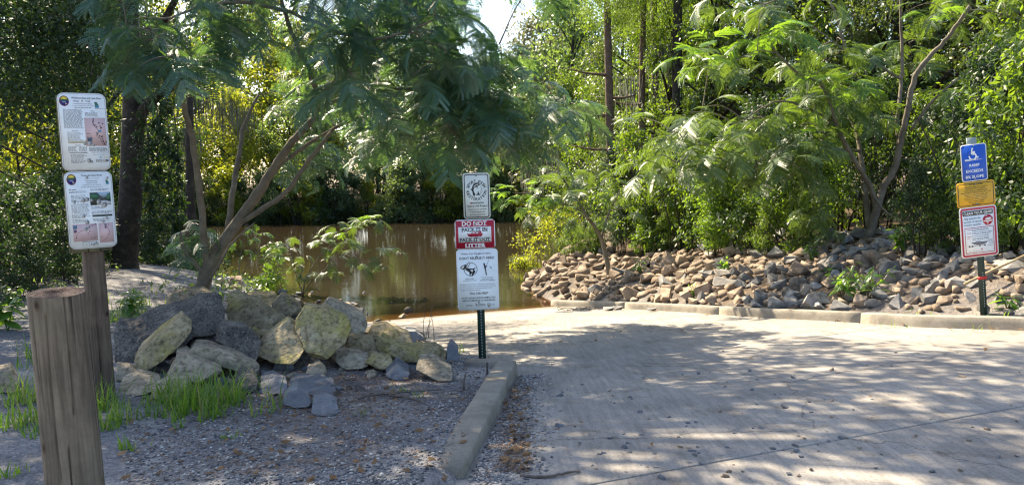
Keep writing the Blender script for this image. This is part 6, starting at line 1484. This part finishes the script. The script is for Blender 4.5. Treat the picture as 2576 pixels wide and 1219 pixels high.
d = np.stack([np.cos(a), np.sin(a)], 1); s = np.stack([-np.sin(a), np.cos(a)], 1); e0, e1 = C_ - d * ln[:, None] / 2, C_ + d * ln[:, None] / 2
z0, z1 = heights(e0[:, 0], e0[:, 1]) + rd.uniform(.003, .02, n), heights(e1[:, 0], e1[:, 1]) + rd.uniform(.003, .02, n)
V = np.stack([np.column_stack([e0 - s * w[:, None], z0]), np.column_stack([e0 + s * w[:, None], z0]), np.column_stack([e1 + s * w[:, None], z1]), np.column_stack([e1 - s * w[:, None], z1])], 1).reshape(-1, 3)
tag(link('pine_straw', np_mesh('pine_straw', V, np.arange(len(V)).reshape(-1, 4), m_straw)), 'brown pine straw scattered before the concrete pile and along the right bank', 'pine straw', None, 'stuff')
# dead leaves caught among the stones and along the kerbs
q = []
for _ in range(900):
    t_ = rd.random()
    if t_ < .4: g_ = at(rd.normal(760, 230), rd.uniform(800, 1010))
    elif t_ < .55: g_ = at(rd.uniform(300, 1180), rd.uniform(1000, 1215))
    elif t_ < .68: g_ = on_ramp(rd.normal(1300, 22), rd.uniform(960, 1190))
    else:
        k = int(rd.integers(4, len(KRs) - 12)); a, b_ = KRs[k], KRs[k+1]; t2 = (b_ - a) / np.linalg.norm(b_ - a); pos_ = a + np.array([-t2[1], t2[0]]) * (rd.uniform(.2, 3.5) if rd.random() < .75 else -abs(rd.normal(0, .12))); g_ = Vector((pos_[0], pos_[1], hz(*pos_)))
    q.append(tuple(g_))
P = np.array(q); n = len(P); P[:, 2] += rd.uniform(.008, .05, n); A = unit(np.column_stack([rd.normal(size=(n, 2)), rd.normal(0, .25, n)])); Nn = unit(np.column_stack([rd.normal(0, .35, (n, 2)), np.ones(n)])); ls = rd.uniform(.03, .085, n)
V, F = leaf_quads(P, A, Nn, ls, ls * .55, .25)
tag(link('leaf_litter', np_mesh('leaf_litter', V, F, m_dryleaf)), 'brown dead leaves caught among the stones and along both kerbs', 'leaf litter', None, 'stuff')
# broad-leaved weeds: each leaf a part
def leaf_mesh(seed, L, wd, mat):
    r = np.random.default_rng(seed); n = 6; V = []
    for k in range(n):
        t = k / (n - 1); w = wd * math.sin(math.pi * min(.97, .06 + .94 * t)) ** .8; z = -.5 * L * t * t * .7
        V += [(L * t * .9, -w, z - w * .25), (L * t * .9, 0, z), (L * t * .9, w, z - w * .25)]
    F = []
    for k in range(n - 1): F += [(3*k, 3*k+3, 3*k+4, 3*k+1), (3*k+1, 3*k+4, 3*k+5, 3*k+2)]
    return np_mesh('leaf', V, np.array(F), mat)
LW = [leaf_mesh(i, 1.0, w, m_weed) for i, w in enumerate((.13, .16, .11))]
LWIDE = [leaf_mesh(i, 1.0, w, m_weed) for i, w in enumerate((.25, .3, .28))]
def weed(base, label, nst, h, leafL, nleaf, wide=False, spread=.5, name='weed', cat='plant', group=None):
    o = tag(empty(name, base), label, cat, group)
    for i in range(nst):
        a = rd.uniform(0, 6.3); hh = h * rd.uniform(.6, 1.1); e = np.array([math.cos(a), math.sin(a), 0]) * spread * hh * rd.uniform(.4, 1)
        Q = smooth_path([(0, 0, -.03), tuple(e * .35 + np.array([0, 0, hh * .55])), tuple(e + np.array([0, 0, hh]))], 5)
        mb = MB(); mb.tube(Q, np.linspace(.006, .002, len(Q)) * (1 + h), 5); mb.build('stem', m_weed if h < .5 else m_twig, o)
        for j in range(nleaf):
            t = .25 + .75 * (j + .5) / nleaf; p = np.array([np.interp(t * (len(Q) - 1), np.arange(len(Q)), Q[:, c]) for c in range(3)])
            l_ = link('leaf', (LWIDE if wide else LW)[int(rd.integers(3))], None, o); s = leafL * rd.uniform(.6, 1.15) * (1.1 - .4 * t)
            l_.matrix_local = place_mat(Vector(p), j * 2.4 + rd.uniform(-.4, .4), rd.uniform(-.5, .6), rd.normal(0, .3), s)
    return o
weed(at(325, 795), 'bright broad-leaved weed growing by the sandy path behind the black concrete beam', 3, .42, .24, 9, True)
weed(at(345, 770), 'second smaller broad-leaved weed beyond the black concrete beam', 3, .3, .2, 7, True)
weed(at(2120, 757), 'leafy green plant with drooping pointed leaves in the middle of the riprap', 9, .62, .24, 9, False, .8)
weed(at(2185, 750), 'drooping leafy plant leaning right in the riprap', 6, .5, .22, 8, False, .9)
weed(at(1605, 690), 'small leafy plant among the tan rocks by the water', 5, .5, .2, 7, False, .6)
weed(at(1820, 690), 'small dark sprig among the grey rocks', 4, .4, .16, 7, True, .5)
weed(at(1745, 750), 'thin little sprig above the right kerb', 3, .3, .10, 7, False, .4)
weed(at(2040, 655), 'low leafy weed at the top of the riprap', 5, .4, .2, 7, False, .7)
weed(at(2270, 640), 'broad-leaved weed below the mimosa trunk on the riprap', 6, .6, .24, 8, True, .5)
weed(at(2330, 640), 'tall drooping weed at the top of the riprap left of the leaning sign post', 6, .9, .26, 9, False, .4)
weed(at(2535, 775), 'low bright weed in the riprap at the right edge', 4, .2, .2, 6, False, .9)
weed(at(2090, 690), 'flat bright weed creeping over the riprap', 5, .2, .22, 6, False, 1.0)
weed(at(20, 830), 'leafy weed at the left edge of the sandy path', 4, .45, .22, 8, True, .6)
weed(at(60, 700), 'tall leafy weed by the shaded woods at the left edge', 5, .7, .22, 9, True, .5)
weed(at(150, 690), 'leafy weed in front of the dark shrubs on the left', 5, .6, .2, 9, True, .5)
weed(at(30, 775), 'small leafy weed on the shaded path at the left', 4, .35, .18, 8, True, .6)
# mimosa seedlings and the sapling that leans over the water
rs = np.random.default_rng(41)
def small_mimosa(base, limbs, tipl, label, scale, nl, r=0.008, mat=m_bark_mim, cat='tree', lit=(), young=True):
    return mimosa(label, cat, base, limbs, tipl, rs, scale, nl, mat, lit, None, 300, r, True, young)
b_ = at(762, 742); D_ = depth_of(b_); q2 = lambda x, y, d=0: pt(x, y, D_ + d)
small_mimosa(b_, [([b_, q2(770, 700), q2(800, 650), q2(850, 600), q2(900, 560)], .022, .008), ([b_, q2(745, 690), q2(735, 640), (q2(720, 610))], .016, .006), ([b_, q2(800, 690, -.3), q2(870, 650, -.5), q2(950, 630, -.6)], .014, .006)],
             [(q2(x, y, d), s) for x, y, d, s in [(900, 558, 0, 1), (940, 545, 0, .9), (870, 590, -.2, 1), (850, 560, .3, .9), (950, 625, -.6, .9), (1000, 620, -.7, .8), (900, 650, -.4, .9), (840, 640, 0, .9), (800, 610, .1, .9), (760, 640, .2, .9), (720, 610, 0, .9), (700, 640, .3, .8), (780, 680, -.2, .8), (830, 680, -.3, .8), (735, 680, 0, .7), (960, 660, -.5, .7), (880, 610, -.6, .9)]],
             'young feathery mimosa at the water edge right of the big mimosa', 0.95, (4, 5), lit=[(q2(930, 545, -.1), .9), (q2(870, 575, -.3), .9), (q2(820, 600, -.3), .8)], young=False)
b_ = at(600, 712); D_ = depth_of(b_)
small_mimosa(b_, [([b_, q2(603, 660), q2(612, 600), q2(625, 565)], .016, .006), ([b_, q2(640, 640), q2(680, 610)], .012, .005)],
             [(q2(x, y, d), s) for x, y, d, s in [(625, 560, 0, .8), (600, 590, 0, .8), (650, 590, .2, .8), (680, 605, 0, .8), (620, 630, -.2, .8), (575, 630, 0, .7), (655, 640, 0, .8), (700, 620, .2, .7)]],
             'small mimosa seedling between the big trunk and the water', 0.62, (3, 5))
b_ = at(1533, 700); D_ = depth_of(b_)
small_mimosa(b_, [([b_, q2(1527, 660), q2(1512, 600), q2(1485, 555, -.2), q2(1440, 520, -.4), q2(1380, 500, -.6)], .07, .02), ([q2(1512, 600), q2(1530, 540, .2), q2(1560, 480, .3)], .04, .015), ([q2(1440, 520, -.4), q2(1350, 490, -.8), q2(1290, 485, -1.0)], .02, .008), ([q2(1485, 555, -.2), q2(1430, 470, .3), q2(1400, 430, .5)], .03, .01)],
             [(q2(x, y, d), s) for x, y, d, s in [(1380, 470, -.6, 1), (1420, 480, -.5, 1), (1460, 490, -.4, 1), (1500, 470, 0, 1), (1560, 470, .3, 1), (1440, 440, .3, 1), (1395, 425, .5, 1), (1340, 510, -.7, .9), (1400, 530, -.4, 1), (1450, 550, -.3, .9), (1530, 430, .5, 1), (1480, 410, .5, 1), (1580, 530, .2, .9), (1350, 440, .2, .8), (1510, 540, -.2, .9)]],
             'thin leaning sapling at the tip of the riprap reaching over the water', 0.95, (4, 6), .014, m_bark_mim, 'tree', [(q2(1280, 480, -1.0), 1), (q2(1320, 475, -.9), 1), (q2(1360, 490, -.8), 1), (q2(1255, 470, -1), .8), (q2(1385, 500, -.7), 1), (q2(1300, 510, -.9), .9), (q2(1420, 520, -.5), .9)], False)
# bushes standing in the river
def water_bush(px, py, d, w, h, mat, label, n=1500, L_=.10):
    p = pt(px, py, d); p.z = WATER_Z - .1; o = tag(empty('water_bush', p), label, 'shrub')
    bl = [(rd.normal(0, w * .3), rd.normal(0, w * .3), h * rd.uniform(.15, .95), w * .3, w * .3, h * .22, n // 12) for _ in range(12)]
    V, F = cloud(bl, L_, .5, rd, .1); tag(link('foliage', np_mesh('foliage', V, F, mat), None, o), None, None, None, 'stuff')
    mb = MB()
    for b2 in bl: mb.tube(smooth_path([(0, 0, -.3), (b2[0] * .5, b2[1] * .5, b2[2] * .6), b2[:3]], 3), np.linspace(.015, .004, 7), 4, False)
    tag(mb.build('stems', m_twig, o), None, None, None, 'stuff')
water_bush(1318, 612, 27, .9, .75, m_yel, 'small round yellowish bush standing alone in the river', 1300, .09)
water_bush(1432, 580, 33, 2.4, 1.9, m_yel, 'wide yellow-green bush dipping into the river by the right bank', 3600, .12)
water_bush(1500, 600, 30, 1.8, 1.3, m_broad, 'low green bush at the water edge beyond the riprap tip', 2600, .12)
water_bush(455, 600, 22.5, 1.6, 1.5, m_oak, 'dark bush rooted in the river behind the mimosa trunks', 3000, .09)
water_bush(660, 600, 22, .9, .9, m_weed, 'fresh green shrub at the river edge between the mimosas', 1500, .08)
# drowned trunk
p = pt(490, 640, 22.8); p.z = WATER_Z - .3; o = tag(empty('drowned_trunk', p), 'dark trunk standing in the water left of the mimosa', 'tree')
mb = MB(); mb.tube(smooth_path([(0, 0, 0), (.03, 0, 1.2), (-.05, 0, 3), (.1, 0, 6)], 5), np.linspace(.2, .10, 16), 9); mb.build('trunk', m_bark_dark, o, True)
mb = MB(); mb.tube(smooth_path([(-.35, -.1, 0), (-.22, -.15, .8), (-.25, -.1, 1.6), (-.1, -.1, 2.6)], 5), .035, 6); mb.build('vine_stem', m_bark_red, o, True)
# leaf carpet under the left woods
xy = np.column_stack([rd.uniform(-15, -4.6, 9000), rd.uniform(9.5, 24, 9000)]); pk = np.exp(-((xy[:, 0] + 6.0 + .25 * (xy[:, 1] - 8)) / 1.3) ** 2)
ok_ = (rd.random(9000) > pk * 1.2) & (bumps(xy[:, 0] * .8, xy[:, 1] * .8) > -.25); xy = xy[ok_]; zz = heights(xy[:, 0], xy[:, 1]); m_ = zz > WATER_Z; xy, zz = xy[m_], zz[m_]; n = len(xy)
P = np.column_stack([xy, zz + rd.uniform(.02, .28, n)]); A = unit(rd.normal(size=(n, 3)) + np.array([0, 0, .1])); Nn = unit(rd.normal(0, .5, (n, 3)) + np.array([0, 0, 1]))
V, F = leaf_quads(P, A, Nn, rd.uniform(.06, .16, n), rd.uniform(.03, .07, n))
tag(link('ground_cover', np_mesh('ground_cover', V, F, m_far)), 'low leafy ground cover under the trees on the left bank', 'ground cover', None, 'stuff')
# sticks, canes and leaves lying about
def stick(P, r0, r1, mat, label, name='stick', cat='stick', group=None, n=6):
    P = [Vector(p) for p in P]; o0 = P[0].copy(); mb = MB(); Q = smooth_path([p - o0 for p in P], 5, .003, rd); mb.tube(Q, np.linspace(r0, r1, len(Q)), n)
    o = mb.build(name, mat); o.location = o0; return tag(o, label, cat, group)
up = lambda p, h: p + Vector((0, 0, h))
stick([up(on_ramp(1309, 1200), .012), up(on_ramp(1370, 1203), .014), up(on_ramp(1425, 1196), .02), up(on_ramp(1459, 1189), .012)], .010, .005, m_twig, 'long thin dark stick lying on the ramp at the bottom edge')
stick([up(at(979, 1000), .02), up(at(1025, 1008), .03), up(at(1070, 1020), .015)], .012, .006, m_twig, 'grey stick lying on the gravel before the concrete pile')
stick([up(at(900, 1010), .02), up(at(955, 1000), .03), up(at(1110, 985), .02)], .009, .004, m_twig, 'long dark twig lying behind the grey stick')
stick([up(at(1226, 941), -.05), up(at(1226, 941), .12)], .012, .010, m_twig, 'short wooden stake poking up beside the middle sign post', 'stake', 'stake')
stick([up(at(1167, 980), -.05), up(at(1167, 980), .06), up(at(1173, 975), .14)], .012, .007, m_twig, 'short bent stub poking out of the gravel by the kerb', 'stake', 'stake')
for k, (px, py, h, lean) in enumerate([(1064, 852, .55, .06), (1078, 850, .62, .10), (1092, 856, .5, -.04), (1070, 860, .4, .12)]):
    p = at(px, py); stick([p, up(p, h * .5) + Vector((lean * .3, 0, 0)), up(p, h) + Vector((lean, 0, 0))], .006, .003, m_twig, ('leftmost leaning', 'tallest', 'rightmost, leaning left', 'shortest, leaning right')[k] + ' thin dry stalk at the right end of the concrete pile', 'dry_stalk', 'stalk', 'dry stalks at the pile end')
p = at(2430, 760); stick([pt(2427, 714, depth_of(p)), pt(2500, 678, depth_of(p) + .1), pt(2600, 632, depth_of(p) + .3)], .022, .014, m_cane, 'bleached dead cane lying slantwise over the riprap behind the leaning sign post', 'dead_cane', 'cane')
p = at(2500, 680); stick([pt(2480, 665, depth_of(p)), pt(2560, 672, depth_of(p)), pt(2640, 690, depth_of(p))], .012, .008, m_cane, 'second thinner cane under the bleached cane', 'dead_cane', 'cane')
for (px, py, s, lab) in [(1716, 838, .11, 'curled orange-brown leaf lying on the ramp'), (1408, 862, .07, None), (1500, 858, .07, None), (2120, 815, .08, None), (2000, 800, .06, None), (1985, 803, .05, None), (1540, 985, .05, None), (2190, 1005, .045, None), (1895, 905, .05, None), (470, 1150, .05, None), (640, 1130, .06, None), (735, 1090, .05, None), (870, 1120, .05, None), (960, 1050, .06, None), (320, 1145, .07, None), (1010, 1180, .04, None), (2300, 1110, .04, None), (1640, 1120, .035, None), (545, 1190, .05, None), (2480, 880, .06, None)]:
    p = at(px, py) if px < 1130 else on_ramp(px, py)
    o = link('fallen_leaf', leaf_mesh(int(px), 1.0, .3, m_dryleaf)); o.location = up(p, .014 + s * .25); o.scale = (s, s, s * .8); o.rotation_euler = (rd.uniform(-.4, .4), rd.uniform(-.3, .3), rd.uniform(0, 6.3))
    tag(o, lab or 'small dry brown leaf lying on the ' + ('gravel, ' + zone(px, [(600, 'near the grass'), (900, 'before the middle of the pile'), (9999, 'by the short kerb')]) if px < 1130 else 'ramp, ' + zone(py, [(870, 'near the far kerb'), (1000, 'midway'), (9999, 'near the bottom edge')])), 'leaf', None if lab else 'fallen leaves ' + ('gravel %d' % sum(px > q for q in (600, 900)) if px < 1130 else 'ramp %d' % sum(py > q for q in (870, 1000))))
# driftwood line by the kerb's water end
for k in range(16):
    p = on_ramp(rd.uniform(1400, 1530), rd.uniform(775, 783)); a = rd.uniform(-.5, .5); l_ = rd.uniform(.1, .35)
    stick([up(p, .02), up(p, .03) + Vector((math.cos(a) * l_ / 2, math.sin(a) * l_ / 2, .01)), up(p, .0) + Vector((math.cos(a) * l_, math.sin(a) * l_, .01))], .010, .005, m_twig, 'dark bit of driftwood in the drift line at the far end of the right kerb', 'driftwood', 'driftwood', 'driftwood by the right kerb', 5)
p = pt(1045, 548, 56.5); p.z = WATER_Z + .05; stick([p, p + Vector((.9, .3, .35)), p + Vector((1.7, .4, .55))], .07, .03, m_cane, 'pale fallen branch lying in the water at the far bank', 'dead_branch', 'branch')
# spanish moss
def moss(px, py, d, w, h, n):
    p = pt(px, py, d); o = tag(empty('spanish_moss', p), 'grey beard of spanish moss hanging ' + ('from the trees behind the mimosa trunks' if px < 700 else 'from the bank trees right above the middle sign post' if px < 1400 else 'among the cypress trunks'), 'spanish moss', 'beards of spanish moss %d' % (px > 700) + str(px > 1400)); mb = MB()
    for _ in range(n):
        x, y = rd.normal(0, w), rd.normal(0, w * .5); hh = h * rd.uniform(.4, 1.1); Q = [(x, y, .1), (x + rd.normal(0, .04), y, -hh * .5), (x + rd.normal(0, .07), y, -hh)]
        mb.tube(Q, (.006 * d / 20, .010 * d / 20, .002), 3, False)
    tag(mb.build('strands', m_moss, o), None, None, None, 'stuff')
for a in [(500, 240, 24, .35, 1.3, 60), (560, 260, 26, .3, 1.5, 50), (620, 280, 28, .3, 1.2, 40), (470, 330, 25, .25, 1.1, 40), (1585, 200, 27, .25, 1.4, 40), (1330, 420, 40, .4, 1.6, 40), (1380, 380, 34, .3, 1.6, 40), (1490, 260, 27, .25, 1.2, 36), (1665, 120, 28, .3, 1.6, 40)]: moss(*a)
